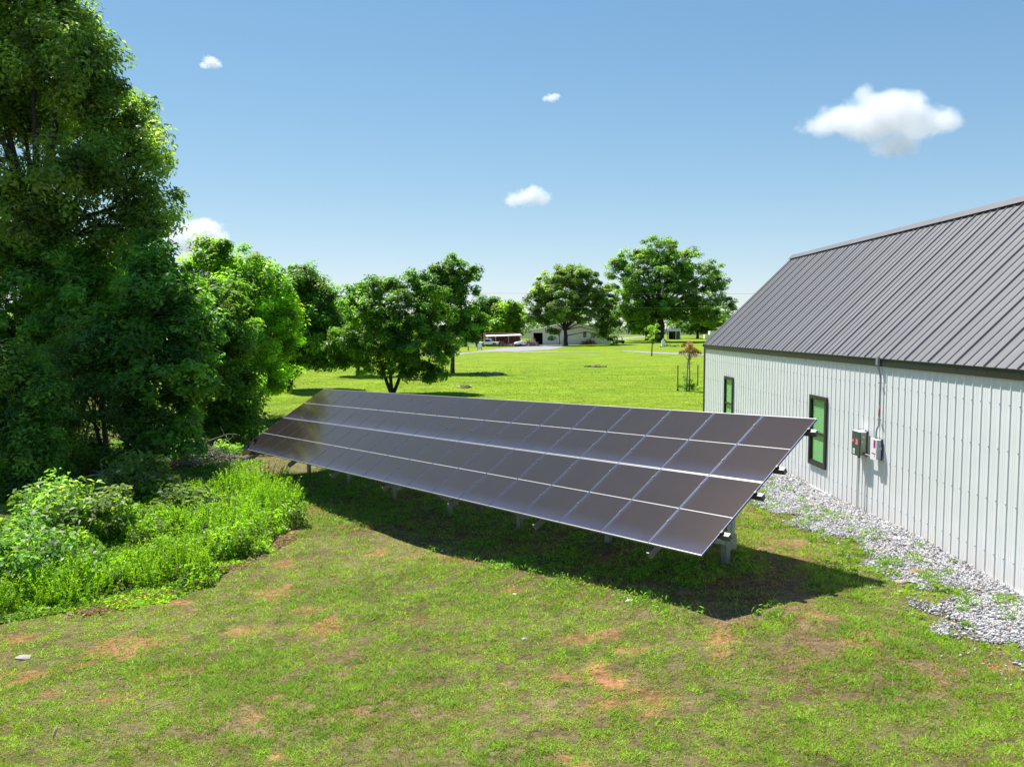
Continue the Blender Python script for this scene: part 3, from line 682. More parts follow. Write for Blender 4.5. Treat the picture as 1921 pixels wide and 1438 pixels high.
# ------------------------------------------------------------------ trees
TREES = {
'oak_big':((-19.02,34.0),[
  (0.07,0.0,17.39,2.48,2.48,1.83),(1.8,-1.0,15.44,2.27,2.27,1.62),(2.81,0.0,14.19,1.83,1.83,1.4),(-1.33,1.5,14.47,2.05,2.05,1.73),(4.03,0.0,12.32,1.62,1.62,1.4),(2.34,-1.5,11.51,2.16,1.96,1.4),(3.97,0.5,10.5,1.51,1.51,1.19),(0.16,-1.0,9.97,2.16,2.11,1.51),(2.12,0.0,9.16,2.05,1.45,1.04),(5.11,-0.5,9.32,0.82,0.76,0.54),(-2.53,0.0,15.53,2.59,2.59,2.37),(0.15,0.0,19.63,2.59,2.42,1.73),(-3.66,1.0,19.42,2.59,2.59,1.94),(-3.31,0.0,12.0,2.37,2.37,2.16),(-0.83,3.0,14.41,1.73,1.73,1.29),(-2.15,1.0,8.29,1.94,1.51,1.08),(2.5,2.0,13.72,1.29,1.29,1.08),(0.94,2.0,17.66,1.29,1.29,1.29)]),
'dark_a':((-18.04,33.0),[
  (-0.08,0.0,7.3,2.3,2.05,1.47),(-1.6,0.0,5.64,1.88,1.88,1.88),(1.84,-1.0,6.03,1.68,1.68,1.47),(0.24,0.0,4.39,2.09,2.09,1.68),(1.77,0.5,7.75,1.47,1.32,0.94),(-1.88,1.0,8.21,1.68,1.68,1.26),(-1.16,0.5,2.67,1.68,1.68,1.68)]),
'elm_a':((-13.31,31.0),[
  (0.99,-0.4,1.39,1.08,0.88,0.63),(-0.1,-0.6,1.02,0.79,0.77,0.55),(0.18,0.0,6.75,1.48,1.48,1.18),(-0.42,-0.5,5.19,1.57,1.57,1.38),(1.13,0.0,5.58,1.28,1.28,1.38),(0.64,-0.8,3.85,1.77,1.65,1.18),(-1.09,0.0,3.42,1.18,1.18,1.18),(1.48,0.0,3.82,0.98,0.98,1.18),(-0.04,0.6,7.97,1.08,1.08,0.79),(0.78,-0.3,2.26,1.18,1.18,0.89),(-0.83,0.2,1.81,0.98,0.98,0.98)]),
'ash_b':((-24.48,50.0),[
  (0.53,0.0,9.16,2.54,2.0,1.43),(-1.41,0.0,7.59,2.86,2.44,1.75),(2.22,0.0,7.6,2.38,2.38,1.75),(0.09,0.0,5.08,3.49,2.67,1.9),(-2.75,0.0,5.39,2.22,2.22,1.9),(1.03,0.0,10.25,1.27,0.89,0.63)]),
'elm_b':((-13.41,38.0),[
  (-0.08,-0.6,0.77,1.16,1.01,0.72),(1.26,-0.3,1.09,0.72,0.72,0.68),(-0.29,0.0,6.49,1.57,1.57,1.33),(0.64,0.0,4.81,1.33,1.33,1.45),(-0.39,-0.5,4.34,1.45,1.45,1.45),(0.85,0.0,3.12,1.21,1.21,1.09),(0.15,-0.8,2.46,1.45,1.45,1.09),(1.31,0.0,2.16,0.68,0.68,0.84),(-1.21,0.5,5.78,1.09,1.09,1.09),(0.46,-0.4,1.22,0.96,0.96,0.72)]),
'cedar_a':((-14.40,30.0),[
  (-0.44,0.0,4.85,1.14,1.14,0.86),(-1.21,-0.4,3.91,1.14,1.14,0.95),(0.38,0.0,3.71,1.14,1.14,0.86),(-0.31,-0.4,2.78,1.43,1.2,0.86),(-1.86,0.0,2.36,0.95,0.95,0.95),(0.53,0.2,2.15,0.76,0.76,0.95),(-1.2,0.4,5.23,0.76,0.76,0.57),(0.2,-0.4,0.69,0.67,0.67,0.57),(-1.72,0.0,0.82,0.86,0.86,0.76)]),
'elm_c':((-15.71,27.0),[
  (-0.25,0.0,4.1,0.94,0.94,0.86),(0.58,0.0,3.24,0.86,0.86,0.86),(-0.31,-0.3,2.41,1.03,1.03,1.03),(0.63,-0.5,1.75,1.03,1.03,1.03),(0.14,-0.6,0.57,1.03,1.03,0.77),(0.83,0.0,0.64,0.6,0.6,0.6),(-1.31,0.0,3.24,0.86,0.86,1.37)]),
'ash':((-16.53,46.0),[
  (1.0,0.0,8.64,1.23,1.23,1.11),(-0.17,0.0,8.06,1.46,1.46,1.46),(2.44,0.0,7.92,1.4,1.4,1.23),(3.58,0.0,6.62,1.11,1.11,1.31),(1.72,-1.0,6.3,2.19,2.19,1.75),(3.98,0.0,4.74,0.93,0.93,1.31),(2.83,-1.0,4.6,1.9,1.9,1.75),(0.2,0.0,4.88,1.61,1.61,1.75),(1.37,-1.0,2.89,2.04,2.04,1.46),(3.37,0.0,2.84,1.23,1.23,1.17),(-0.48,0.5,2.52,1.46,1.46,1.46),(1.88,-0.5,0.98,1.17,1.17,1.02),(0.01,0.0,9.36,0.58,0.58,0.64),(4.44,0.0,5.75,0.53,0.53,0.73)]),
'pecan':((-16.83,63.0),[
  (1.31,0.0,8.39,1.52,1.34,0.96),(0.88,0.0,6.61,1.6,1.6,1.8),(2.48,0.0,6.81,1.44,1.44,1.52),(1.89,-1.0,4.43,2.0,2.0,1.8),(3.05,0.0,4.83,1.04,1.04,1.68),(0.83,0.0,2.83,1.44,1.44,1.2),(2.42,0.0,2.83,1.68,1.46,1.04),(3.55,0.0,3.23,0.8,0.8,1.04)]),
'midtree':((-8.43,58.8),[
  (0.98,0.0,7.7,1.87,1.31,0.93),(-0.7,0.0,7.15,1.57,1.36,0.97),(2.46,0.0,6.97,1.49,1.49,1.19),(-1.55,-0.5,5.66,1.68,1.46,1.04),(0.73,-1.0,5.65,2.8,2.09,1.49),(3.01,0.0,5.11,1.31,1.31,1.57),(-3.15,0.0,3.81,1.57,1.57,1.12),(-1.12,-1.0,3.64,2.43,1.99,1.42),(1.81,-1.0,3.46,2.61,2.35,1.68),(3.37,0.0,3.07,1.04,1.04,1.68),(-2.42,0.0,2.5,1.49,1.25,0.9),(0.45,-0.5,2.15,1.87,1.46,1.04),(2.48,-0.5,1.6,1.57,1.15,0.82),(-3.54,0.0,2.43,0.9,0.84,0.6),(-1.68,0.0,1.38,0.67,0.52,0.37),(3.74,0.0,1.2,0.52,0.52,0.37)]),
'hickory':((-5.76,82.0),[
  (-0.48,0.0,10.31,1.56,1.56,1.25),(-1.52,0.0,8.51,1.82,1.82,1.82),(0.55,0.0,8.77,1.56,1.56,1.87),(1.84,0.0,9.8,0.73,0.73,1.04),(2.36,0.0,7.85,0.52,0.52,0.42),(0.02,0.0,5.94,2.39,2.39,1.98),(1.57,0.0,4.65,1.67,1.67,1.56),(2.61,0.0,5.17,0.62,0.62,0.52),(0.01,0.0,3.61,2.34,1.82,1.3)]),
'backleft':((-14.30,78.0),[
  (-0.12,0.0,7.02,1.19,1.19,1.29),(-1.03,0.0,5.15,1.39,1.39,1.48),(0.55,0.0,5.15,1.48,1.48,1.48),(-0.56,0.0,3.18,1.98,1.73,1.24)]),
'far_a':((-8.18,232.0),[
  (0.02,0.0,9.33,2.94,2.94,3.53),(2.95,0.0,10.35,2.36,2.36,2.36),(1.48,0.0,5.23,3.53,3.53,2.65)]),
'far_b':((-1.23,228.0),[
  (-0.3,0.0,8.82,3.76,3.76,3.47),(-2.46,0.0,6.66,3.18,3.18,2.89),(2.58,0.0,7.38,2.89,2.89,3.18),(-0.3,0.0,4.5,5.21,2.84,2.03)]),
'oakA':((13.59,215.0),[
  (0.14,0.0,17.75,4.91,4.78,3.41),(-4.19,0.0,14.91,4.64,4.64,3.82),(4.62,0.0,16.67,4.64,4.64,3.55),(-6.89,0.0,11.12,3.55,3.55,3.55),(-0.95,-3.0,11.03,6.28,5.73,4.09),(5.34,0.0,11.68,5.46,5.46,4.09),(10.09,0.0,11.68,3.55,3.55,4.37),(-8.51,0.0,7.87,2.46,2.46,2.18),(-2.95,-3.0,7.56,5.18,3.06,2.18),(3.84,-2.0,8.12,6.0,3.06,2.18),(10.81,0.0,6.54,3.27,3.27,2.73),(-3.42,-2.0,3.54,1.5,1.5,2.18),(-5.55,-1.0,6.51,1.91,1.91,1.36),(8.56,-1.0,3.55,2.46,2.46,1.91),(12.22,0.0,1.65,1.64,1.53,1.09)]),
'oakB':((40.76,232.0),[
  (-0.71,0.0,24.51,7.07,5.36,3.83),(-6.52,0.0,21.17,6.77,5.77,4.12),(5.17,0.0,21.91,5.59,5.59,4.42),(-11.62,0.0,20.44,3.53,3.3,2.36),(-1.86,-3.0,17.36,8.83,7.01,5.01),(7.44,0.0,16.83,5.01,5.01,5.01),(13.97,0.0,19.74,3.24,3.24,2.65),(14.77,0.0,16.11,3.83,3.83,3.53),(-9.37,0.0,14.62,5.3,4.95,3.53),(11.91,0.0,11.73,5.3,5.3,5.01),(1.82,-3.0,11.61,8.83,6.6,4.71),(-5.66,0.0,10.25,6.48,5.77,4.12),(17.8,0.0,9.99,2.94,2.94,3.24),(-10.78,0.0,8.06,3.53,3.53,2.65),(-2.3,-2.0,7.88,7.36,2.89,2.06),(7.16,-2.0,7.31,6.77,3.71,2.65),(14.2,0.0,5.89,4.12,3.3,2.36),(-6.36,0.0,6.45,2.94,2.89,2.06),(-13.07,0.0,18.26,2.06,2.06,1.47)]),
'smalloak':((57.85,262.0),[
  (0.05,0.0,7.38,4.99,4.66,3.33),(-3.23,0.0,4.9,3.66,3.26,2.33),(4.22,0.0,5.73,3.66,3.66,2.99),(0.11,0.0,3.75,5.65,2.33,1.66)]),
'elmfar':((39.15,245.0),[
  (-0.51,0.0,7.39,4.04,4.04,3.11),(-2.8,0.0,4.61,2.8,2.8,2.18),(-5.16,0.0,8.16,3.11,3.11,2.8)]),

}
def clump_leaves(cc, cr, nl, ls, pal, up=.9, out=.5, flat=.75, cen=None, aspect=.45):
    """cc clump centres (n,3), cr radii, nl leaves per clump -> leaf mesh arrays"""
    n = len(cc); k = n * nl
    idx = np.repeat(np.arange(n), nl)
    d = unit(rng.normal(size=(k, 3))); r = rng.uniform(0, 1, k) ** .5
    off = d * (r * cr[idx])[:, None] * np.array([1, 1, flat])
    C = cc[idx] + off
    nr = np.array([0, 0, up]) + d * out + rng.normal(size=(k, 3)) * .42
    if cen is not None: nr = nr + unit(cc[idx] - cen[idx]) * .35
    base = pal[rng.integers(0, len(pal), n)][idx]
    cl = rng.uniform(.5, 1.4, n)[idx] * rng.uniform(.75, 1.25, k)
    young = rng.uniform(0, 1, k) < .1
    col = base * cl[:, None]; col[young] = col[young] * np.array([1.6, 1.4, .9])
    L = ls * rng.uniform(.65, 1.3, k)
    return leaves(C, nr, L, L * aspect, col)
def tree(key, name, label, cat, group, nclump, nl, ls, cr, pal, trunk_r, trunk_top=.35, stems=1, twig=True, bark='bark', flare=1.5, lean=(0, 0), up=.9, flat=.75, seed=1, aspect=.45, rmin=.35, sprouts=None):
    global rng
    rng = np.random.default_rng(seed)
    (bx, by), bl = TREES[key]
    bl = np.array(bl); bzv = gzs(bx, by) if by < 140 else gzf(bx, by)
    root = empty(name, (bx, by, bzv), 0, label, cat, group)
    vol = bl[:, 3] * bl[:, 4] * bl[:, 5]; wgt = vol ** .72; cnt = np.maximum((nclump * wgt / wgt.sum()).astype(int), 2)
    cc = []; cen = []
    for q, m_ in zip(bl, cnt):
        d = unit(rng.normal(size=(m_, 3))); r = rmin + (1.0 - rmin) * rng.uniform(0, 1, m_) ** .6; r = np.where(rng.uniform(0, 1, m_) < .13, r * rng.uniform(1.05, 1.3, m_), r)
        cc.append(q[:3] + d * r[:, None] * q[3:6]); cen.append(np.repeat(q[None, :3], m_, 0))
    cc = np.concatenate(cc); cen = np.concatenate(cen)
    ok = cc[:, 2] > .25; cc = cc[ok]; cen = cen[ok]
    if sprouts:
        for (sx, sy, sz, sr, sn) in sprouts:
            d = unit(rng.normal(size=(sn, 3))) * rng.uniform(.2, 1, (sn, 1)) * sr
            cc = np.r_[cc, d + np.array([sx, sy, sz])]; cen = np.r_[cen, np.repeat([[sx, sy, sz]], sn, 0)]
    crr = cr * rng.uniform(.6, 1.35, len(cc))
    V, F, c = clump_leaves(cc, crr, nl, ls, pal, up=up, flat=flat, cen=cen, aspect=aspect)
    np_mesh('crown', V, F, M['leaf'], c, root)
    # wood
    t = MB(); top = np.average(bl[:, :3], axis=0, weights=vol); H = bl[:, 2].max()
    fork = []
    for s_ in range(stems):
        a = 2 * math.pi * s_ / stems + .4; sp_ = 0 if stems == 1 else .2 * trunk_top * H
        p = [Vector((0, 0, -.2)) + Vector((math.cos(a), math.sin(a), 0)) * (trunk_r * .5 if stems > 1 else 0)]
        e = Vector((lean[0] + math.cos(a) * sp_ * 2.3, lean[1] + math.sin(a) * sp_, trunk_top * H))
        for u in (.12, .35, .65, 1.0):
            p.append(p[0].lerp(e, u) + Vector((random.uniform(-1, 1), random.uniform(-1, 1), 0)) * trunk_r * .35 * (u < 1))
        t.tube(p, [trunk_r * flare, trunk_r * 1.12, trunk_r, trunk_r * .88, trunk_r * .7], 10)
        fork.append((p[-1], p[2], p[3]))
    for bi, q in enumerate(bl):
        f = min(fork, key=lambda g: (g[0].x - q[0]) ** 2 + (g[0].y - q[1]) ** 2)
        c_ = Vector(q[:3]); st = f[0] if q[2] > f[0].z * .8 else f[2]
        if c_.z < st.z * .6: st = f[1]
        m1 = st.lerp(c_, .45) + Vector((0, 0, .12 * (c_ - st).length))
        r0 = trunk_r * min(.55, .2 + .12 * (vol[bi] / vol.max()) ** .4 * 2)
        t.tube([st, st.lerp(m1, .5) + Vector((0, 0, .05)), m1, c_], [r0, r0 * .8, r0 * .6, r0 * .3], 6)
        if twig:
            sel = np.where(np.abs(cen - q[:3]).sum(1) < 1e-6)[0][::twig if isinstance(twig, int) and twig > 1 else 1]
            for j in sel:
                e = Vector(cc[j]); s0 = c_.lerp(m1, random.uniform(0, .5)); mid = s0.lerp(e, .5) + Vector((0, 0, .06 * (e - s0).length))
                t.tube([s0, mid, e], [r0 * .22, r0 * .15, r0 * .05], 3, 0, False)
    t.build('trunk', M[bark], root)
    return root
G_DARK = np.array([(.036, .090, .018), (.050, .112, .022), (.032, .082, .020), (.060, .125, .022)]) * 3.0
G_MID = np.array([(.055, .125, .018), (.075, .155, .022), (.048, .11, .020), (.09, .17, .024)]) * 2.2
G_BRIGHT = np.array([(.10, .20, .016), (.13, .24, .020), (.08, .17, .018), (.15, .25, .022)]) * 1.6
G_OAK = np.array([(.055, .10, .022), (.075, .125, .028), (.045, .085, .02), (.085, .13, .028)]) * 2.8
G_CEDAR = np.array([(.05, .10, .03), (.065, .13, .034), (.04, .09, .03), (.075, .13, .036)]) * 2.5
LT = 'trees along the left edge of the yard'
tree('oak_big', 'oak_tree', 'tallest tree, dark green oak at the left with its top out of frame', 'tree', LT, 820, 130, .115, .66, G_OAK, .42, .42, seed=3, bark='bark_dark', rmin=.2, flat=.95, up=.55)
tree('dark_a', 'tree', 'dark dense tree below the tall oak at the left edge', 'tree', LT, 330, 80, .13, .55, G_DARK, .16, .4, seed=4, bark='bark_dark', stems=2)
tree('elm_a', 'tree', 'dark leafy elm between the tall oak and the bright green ash', 'tree', LT, 360, 75, .12, .5, G_DARK, .12, .3, stems=2, seed=5, bark='bark_dark')
tree('elm_b', 'tree', 'mid green bushy tree just left of the bright green ash', 'tree', LT, 310, 75, .12, .5, G_MID * .9, .11, .3, stems=2, seed=6)
tree('cedar_a', 'cedar_tree', 'feathery grey green cedar with bare leaning stems in front of the dark trees', 'tree', LT, 330, 90, .075, .5, G_CEDAR, .09, .35, stems=3, seed=7, bark='bark', aspect=.3, flat=.45)
tree('elm_c', 'young_tree', 'light green young elm at the left border, nearest the camera', 'tree', LT, 280, 80, .085, .45, G_MID * np.array([1, 1, 1.3]), .06, .4, stems=2, seed=8)
tree('ash', 'ash_tree', 'bright yellow green ash tree with a crown down to the ground', 'tree', LT, 560, 130, .115, .6, G_BRIGHT * 1.4, .17, .35, stems=2, seed=9, flat=.7)
tree('ash_b', 'ash_tree', 'lime green ash glimpsed through the lower branches of the tall oak', 'tree', LT, 380, 100, .14, .65, G_BRIGHT * 1.15, .16, .3, seed=22)
tree('pecan', 'pecan_tree', 'green tree with a short brown trunk sprouting at its foot, right of the bright ash', 'tree', LT, 330, 130, .14, .72, G_MID, .34, .3, seed=10, bark='bark', sprouts=[(.2, -.5, 1.6, .8, 14), (-1.2, 0, 2.0, .7, 8)])
tree('midtree', 'fruit_tree', 'round dark green tree on three splayed stems just behind the solar array', 'tree', None, 430, 120, .12, .5, G_MID * .9, .12, .30, stems=3, seed=11, bark='bark_dark', flare=1.2)
tree('hickory', 'hickory_tree', 'taller loose tree standing behind the three stemmed tree', 'tree', None, 210, 120, .16, .6, G_MID * .9, .2, .3, seed=12, flare=1.2)
tree('backleft', 'tree', 'small dark tree peeping out behind the left of the three stemmed tree', 'tree', None, 90, 80, .24, 1.0, G_DARK * .85, .16, .3, seed=13)
tree('far_a', 'tree', 'grey green tree far behind the red container', 'tree', None, 90, 60, .5, 1.7, G_DARK * .7, .3, .3, seed=14, twig=False)
tree('far_b', 'tree', 'bright green tree behind the red container, left of the white garage', 'tree', None, 120, 70, .5, 1.6, G_BRIGHT * 1.1, .3, .3, seed=15, twig=False)
tree('oakA', 'oak_tree', 'spreading oak in front of the white garage, lower of the two big oaks', 'tree', 'spreading oaks across the lawn', 520, 100, .31, 1.25, G_OAK, .58, .22, seed=16, twig=3, bark='bark_dark', flare=1.5, rmin=.3, flat=.6)
tree('oakB', 'oak_tree', 'tallest spreading oak across the lawn with a thick dark trunk', 'tree', 'spreading oaks across the lawn', 680, 100, .33, 1.45, G_OAK * np.array([1, 1.1, 1]), 1.25, .26, seed=17, twig=3, bark='bark_dark', flare=1.5, rmin=.3, flat=.6)
tree('smalloak', 'tree', 'lower tree with a dark trunk right of the tallest spreading oak', 'tree', None, 110, 70, .55, 1.9, G_OAK, .45, .3, seed=18, twig=False, bark='bark_dark')
tree('elmfar', 'tree', 'tree with a pale trunk half hidden left of the thick oak trunk', 'tree', None, 70, 70, .5, 1.8, G_MID * .8, .45, .4, seed=19, twig=False)

def stuff_leaves(name, P, ls, pal, label, cat, up=.9, aspect=.45, mat='leaf'):
    n = len(P); nr = np.array([0, 0, up]) + rng.normal(size=(n, 3)) * .6
    col = pal[rng.integers(0, len(pal), n)] * rng.uniform(.7, 1.3, n)[:, None]
    V, F, c = leaves(P, nr, ls, ls * aspect, col)
    o = np_mesh(name, V, F, M[mat], c)
    return tag(o, label, cat, kind='stuff')
# far woods that read as one mass
rng = np.random.default_rng(20)
n = 900; ax = np.r_[rng.uniform(-260, -20, 420), rng.uniform(-20, 420, n - 420)]; ay = np.r_[rng.uniform(150, 330, 420) , rng.uniform(380, 470, n - 420)]
ay[:420] = 165 + (-ax[:420] - 20) * .1 + rng.uniform(0, 60, 420)
hh = np.where(np.arange(n) < 420, rng.uniform(1, 6.5, n), rng.uniform(.5, 12, n))
P = np.stack([ax, ay, gz(ax, ay) + hh], 1)
idx = np.repeat(np.arange(n), 55); d = unit(rng.normal(size=(n * 55, 3))) * rng.uniform(.2, 1, (n * 55, 1)) * np.array([4, 4, 2.2])
stuff_leaves('distant_woods', P[idx] + d, 1.0, G_DARK * .6, 'distant belt of dark green woods along the horizon', 'woods')

# brush at the foot of the trees: low shrubs, one by one
def shrub(x, y, r, h, pal, label, nclump=26, nl=70, ls=.06, seed=1, cat='shrub', group=None, aspect=.45, up=.9, z=None):
    global rng
    rng = np.random.default_rng(seed)
    root = empty('shrub', (x, y, gzs(x, y)), 0, label, cat, group)
    d = unit(rng.normal(size=(nclump, 3))); d[:, 2] = np.abs(d[:, 2])
    cc = d * (rng.uniform(.3, 1, (nclump, 1)) ** .6) * np.array([r, r, h]) + np.array([0, 0, .08])
    V, F, c = clump_leaves(cc, np.full(nclump, .38 * max(r, h * .6)) * rng.uniform(.6, 1.3, nclump), nl, ls, pal, aspect=aspect, up=up)
    np_mesh('foliage', V, F, M['leaf'], c, root)
    t = MB()
    for q in cc[::2]:
        t.tube([(q[0] * .1, q[1] * .1, -.05), (q[0] * .45, q[1] * .45, q[2] * .6), tuple(q)], [.018, .012, .004], 4, 0, False)
    t.build('stems', M['bark'], root)
    return root
GS = 'shrubs below the left trees'
G_PALE = np.array([(.13, .23, .055), (.16, .27, .07), (.11, .20, .045), (.18, .28, .08)])
G_LIME = np.array([(.16, .33, .015), (.20, .38, .02), (.13, .28, .015), (.22, .38, .03)]) * 1.3
shrub(-11.6, 25.6, 1.2, 1.45, G_PALE * 1.5, 'broad leaved pale green shrub at the top of the weed bed, among dead branches', 46, 50, .11, 31, group=GS, aspect=.4)
shrub(-11.2, 21.6, 1.4, 1.3, G_PALE * 1.5, 'wide pale leaved shrub on the left side of the weed bed', 50, 50, .11, 32, group=GS, aspect=.4)
shrub(-12.6, 22.6, 1.1, 1.3, G_MID * 1.2, 'mid green shrub touching the left border, above the pale ones', 34, 60, .085, 33, group=GS)
shrub(-9.3, 23.9, 1.1, .8, G_PALE * .85, 'low pale shrub in the middle of the weed bed', 28, 50, .09, 34, group=GS)
shrub(-13.6, 36.3, 1.2, 1.3, G_MID * .8, 'small dark shrub at the foot of the mid green tree', 30, 70, .08, 35, group=GS)
shrub(-12.3, 37.5, 1.3, 1.6, G_MID, 'leafy green bush in the grass left of the array corner', 36, 70, .085, 36, group=GS)
shrub(-11.5, 33.4, .9, .55, G_MID * 1.1, 'low weed clump beside the cut logs', 18, 60, .07, 37, group=GS)
shrub(-14.8, 28.4, 1.3, 1.5, G_MID * .75, 'dark shrub by the bare leaning stems', 34, 70, .075, 38, group=GS)
shrub(-16.3, 31.2, 1.5, 2.0, G_DARK * 1.1, 'dark tangled bush in the deep shade under the trees', 44, 80, .08, 39, group=GS)
shrub(-13.1, 32.6, 1.0, .9, G_DARK * 1.25, 'low shaded bush behind the heap of dead branches', 26, 70, .075, 40, group=GS)
shrub(-10.0, 17.6, 1.2, .9, G_MID * np.array([1, 1, 1.2]), 'bluish green shrub in the lower left corner of the bed', 36, 60, .075, 41, group=GS)
shrub(-11.9, 18.6, 1.5, 1.5, G_MID * np.array([1, 1, 1.2]), 'tall bluish shrub cut off by the left border', 44, 60, .08, 42, group=GS)
shrub(-16.2, 44.2, 1.3, 1.2, G_MID, 'bush around the foot of the bright green ash', 30, 70, .1, 43, group=GS)

# tall fine weeds
def weed(x, y, r, h, pal, label, nst=120, seed=1, group='tall feathery weeds in the bed'):
    global rng
    rng = np.random.default_rng(seed)
    root_z = gzs(x, y)
    a = rng.uniform(0, 6.28, nst); q = rng.uniform(0, 1, nst) ** .6 * r
    bx, by = q * np.cos(a), q * np.sin(a); hs = 1.0 * h * rng.uniform(.45, 1.15, nst) * (1 - .35 * q / r)
    lx = bx / r * .3 + rng.normal(0, .12, nst); ly = by / r * .3 + rng.normal(0, .12, nst)
    pts = []; 
    K = 26
    u = np.tile(np.linspace(.12, 1, K), nst); i_ = np.repeat(np.arange(nst), K)
    C = np.stack([bx[i_] + lx[i_] * hs[i_] * u ** 1.5, by[i_] + ly[i_] * hs[i_] * u ** 1.5, hs[i_] * u], 1) + rng.normal(0, .018, (nst * K, 3)) * (1.2 - u)[:, None] * 2.0
    nr = np.array([0, 0, .25]) + rng.normal(size=(nst * K, 3))
    col = pal[rng.integers(0, len(pal), nst)][i_] * rng.uniform(.75, 1.25, nst * K)[:, None] * (.75 + .35 * u)[:, None] 
    V, F, c = leaves(C, nr, .05 * (1.25 - .6 * u), .013 * (1.3 - .5 * u), col)
    P = np.stack([bx, by, 0 * bx - .02], 1)
    V2, F2, c2 = blades(P, hs, np.full(nst, .010), np.clip(np.hypot(lx, ly), 0, .6), pal[rng.integers(0, len(pal), nst)], 2)
    o = np_mesh('weed', np.r_[V, V2], np.r_[F, F2 + len(V)], M['leaf'], np.r_[c, c2], None, (x, y, root_z))
    return tag(o, label, 'weed', group)
weed(-8.5, 27.2, 1.15, .95, G_LIME, 'tall lime green feathery weed clump at the top of the bed, nearest the array corner', 210, 51)
weed(-7.2, 24.9, .95, .95, G_LIME, 'lime weed clump at the right tip of the bed', 170, 52)
weed(-7.7, 22.3, 1.1, .95, G_LIME, 'bright weed clump on the right edge of the bed by a grey dry tuft', 200, 53)
weed(-7.6, 18.2, .95, .95, G_LIME * .85, 'upright weed clump on the lower edge of the bed above bare leaf litter', 190, 54)
weed(-9.0, 17.0, .9, .85, G_LIME * .9, 'feathery weed clump at the lower left of the bed', 170, 55)
weed(-9.3, 22.2, 1.2, .8, G_LIME, 'broad lime weed clump in the middle of the bed', 210, 56)
weed(-9.6, 25.4, .9, .75, G_LIME * .95, 'small lime weed clump behind the broad one', 150, 57)
weed(-6.9, 20.1, .8, .7, G_LIME * .8, 'shorter weed clump between the two lower right clumps', 140, 58)
weed(-10.2, 15.9, .7, .7, G_LIME * .75, 'darker weed clump at the left end of the lower edge', 120, 59)
# ground cover filling the bed
rng = np.random.default_rng(60)
BED = np.array([(-9.2, 15.2), (-8.2, 15.8), (-6.9, 16.1), (-6.3, 17.3), (-6.2, 18.9), (-5.9, 20.3), (-5.8, 22.7), (-6.4, 24.3), (-7.6, 26.2), (-8.4, 28.4), (-10.4, 29.0), (-11.6, 27.4), (-13.5, 26.6), (-14.5, 22), (-13.5, 17), (-11, 15)])
def inpoly(x, y, P):
    r = np.zeros(len(x), bool); j = len(P) - 1
    for i in range(len(P)):
        xi, yi = P[i]; xj, yj = P[j]
        r ^= ((yi > y) != (yj > y)) & (x < (xj - xi) * (y - yi) / (yj - yi + 1e-12) + xi); j = i
    return r
n = 150000; bx = rng.uniform(-14.5, -5.4, n); by = rng.uniform(14.5, 29.5, n)
wob = (fbm(bx * 1.2, by * 1.2, 80) - .5) * 1.3
k = inpoly(bx + wob, by + wob * .6, BED); bx, by = bx[k], by[k]
hgt = .04 + .6 * sm(fbm(bx * .75, by * .75, 81), .42, .72)
P = np.stack([bx, by, gzn(bx, by) + hgt * rng.uniform(.1, 1, len(bx))], 1)
pal2 = np.concatenate([G_BRIGHT, G_PALE * .8, G_LIME * .9]); n = len(P)
sel = np.clip(sm(fbm(bx * .55, by * .55, 82), .36, .64) * 11.9 + rng.normal(0, 1.2, n), 0, 11.9).astype(int)
nr = np.array([0, 0, .9]) + rng.normal(size=(n, 3)) * .6
V, F, c = leaves(P, nr, .055 * rng.uniform(.6, 1.3, n), .026, pal2[sel] * (rng.uniform(.55, 1.3, n) * (.6 + .6 * sm(fbm(bx * 2.2, by * 2.2, 83), .3, .65)))[:, None])
tag(np_mesh('undergrowth', V, F, M['leaf'], c), 'tangled bright green weeds covering the bed left of the array', 'undergrowth', kind='stuff')
# leaf litter and low herbs under the trees
n = 60000; bx = rng.uniform(-24, -9.5, n); by = rng.uniform(20, 46, n); k = (fbm(bx * .7, by * .7, 84) > .47) & (bx < -9.5 - .0 * by)
k &= ~inpoly(bx, by, BED); bx, by = bx[k], by[k]
P = np.stack([bx, by, gzn(bx, by) + rng.uniform(.02, .35, len(bx)) * sm(fbm(bx, by, 85), .3, .7)], 1)
stuff_leaves('ground_cover', P, .07, np.concatenate([G_MID, G_MID * .8, G_BRIGHT * .8]), 'low green herbs in the shade below the left trees', 'ground cover')
n = 9000; bx = rng.uniform(-16, -8.8, n); by = rng.uniform(24, 37, n); k = (soil_at(bx, by) > .25) ; bx, by = bx[k], by[k]
e1 = rng.uniform(.32, 1, 2600); jx = -9.3 + e1 * 3.6; jy = np.interp(e1, [0, .3, .6, .8, 1], [15.0, 15.6, 16.9, 18.8, 21.5]) + rng.normal(0, .16, 2600)
jx = jx + rng.normal(0, .16, 2600); bx = np.r_[bx, jx]; by = np.r_[by, jy]
stuff_leaves('leaf_litter', np.stack([bx, by, gzn(bx, by) + .025], 1), .05, np.array([(.22, .13, .08), (.30, .20, .13), (.36, .28, .2), (.16, .09, .05)]), 'dry brown leaf litter round the weed bed and under the trees', 'leaf litter', up=1.3, aspect=.5, mat='grass')

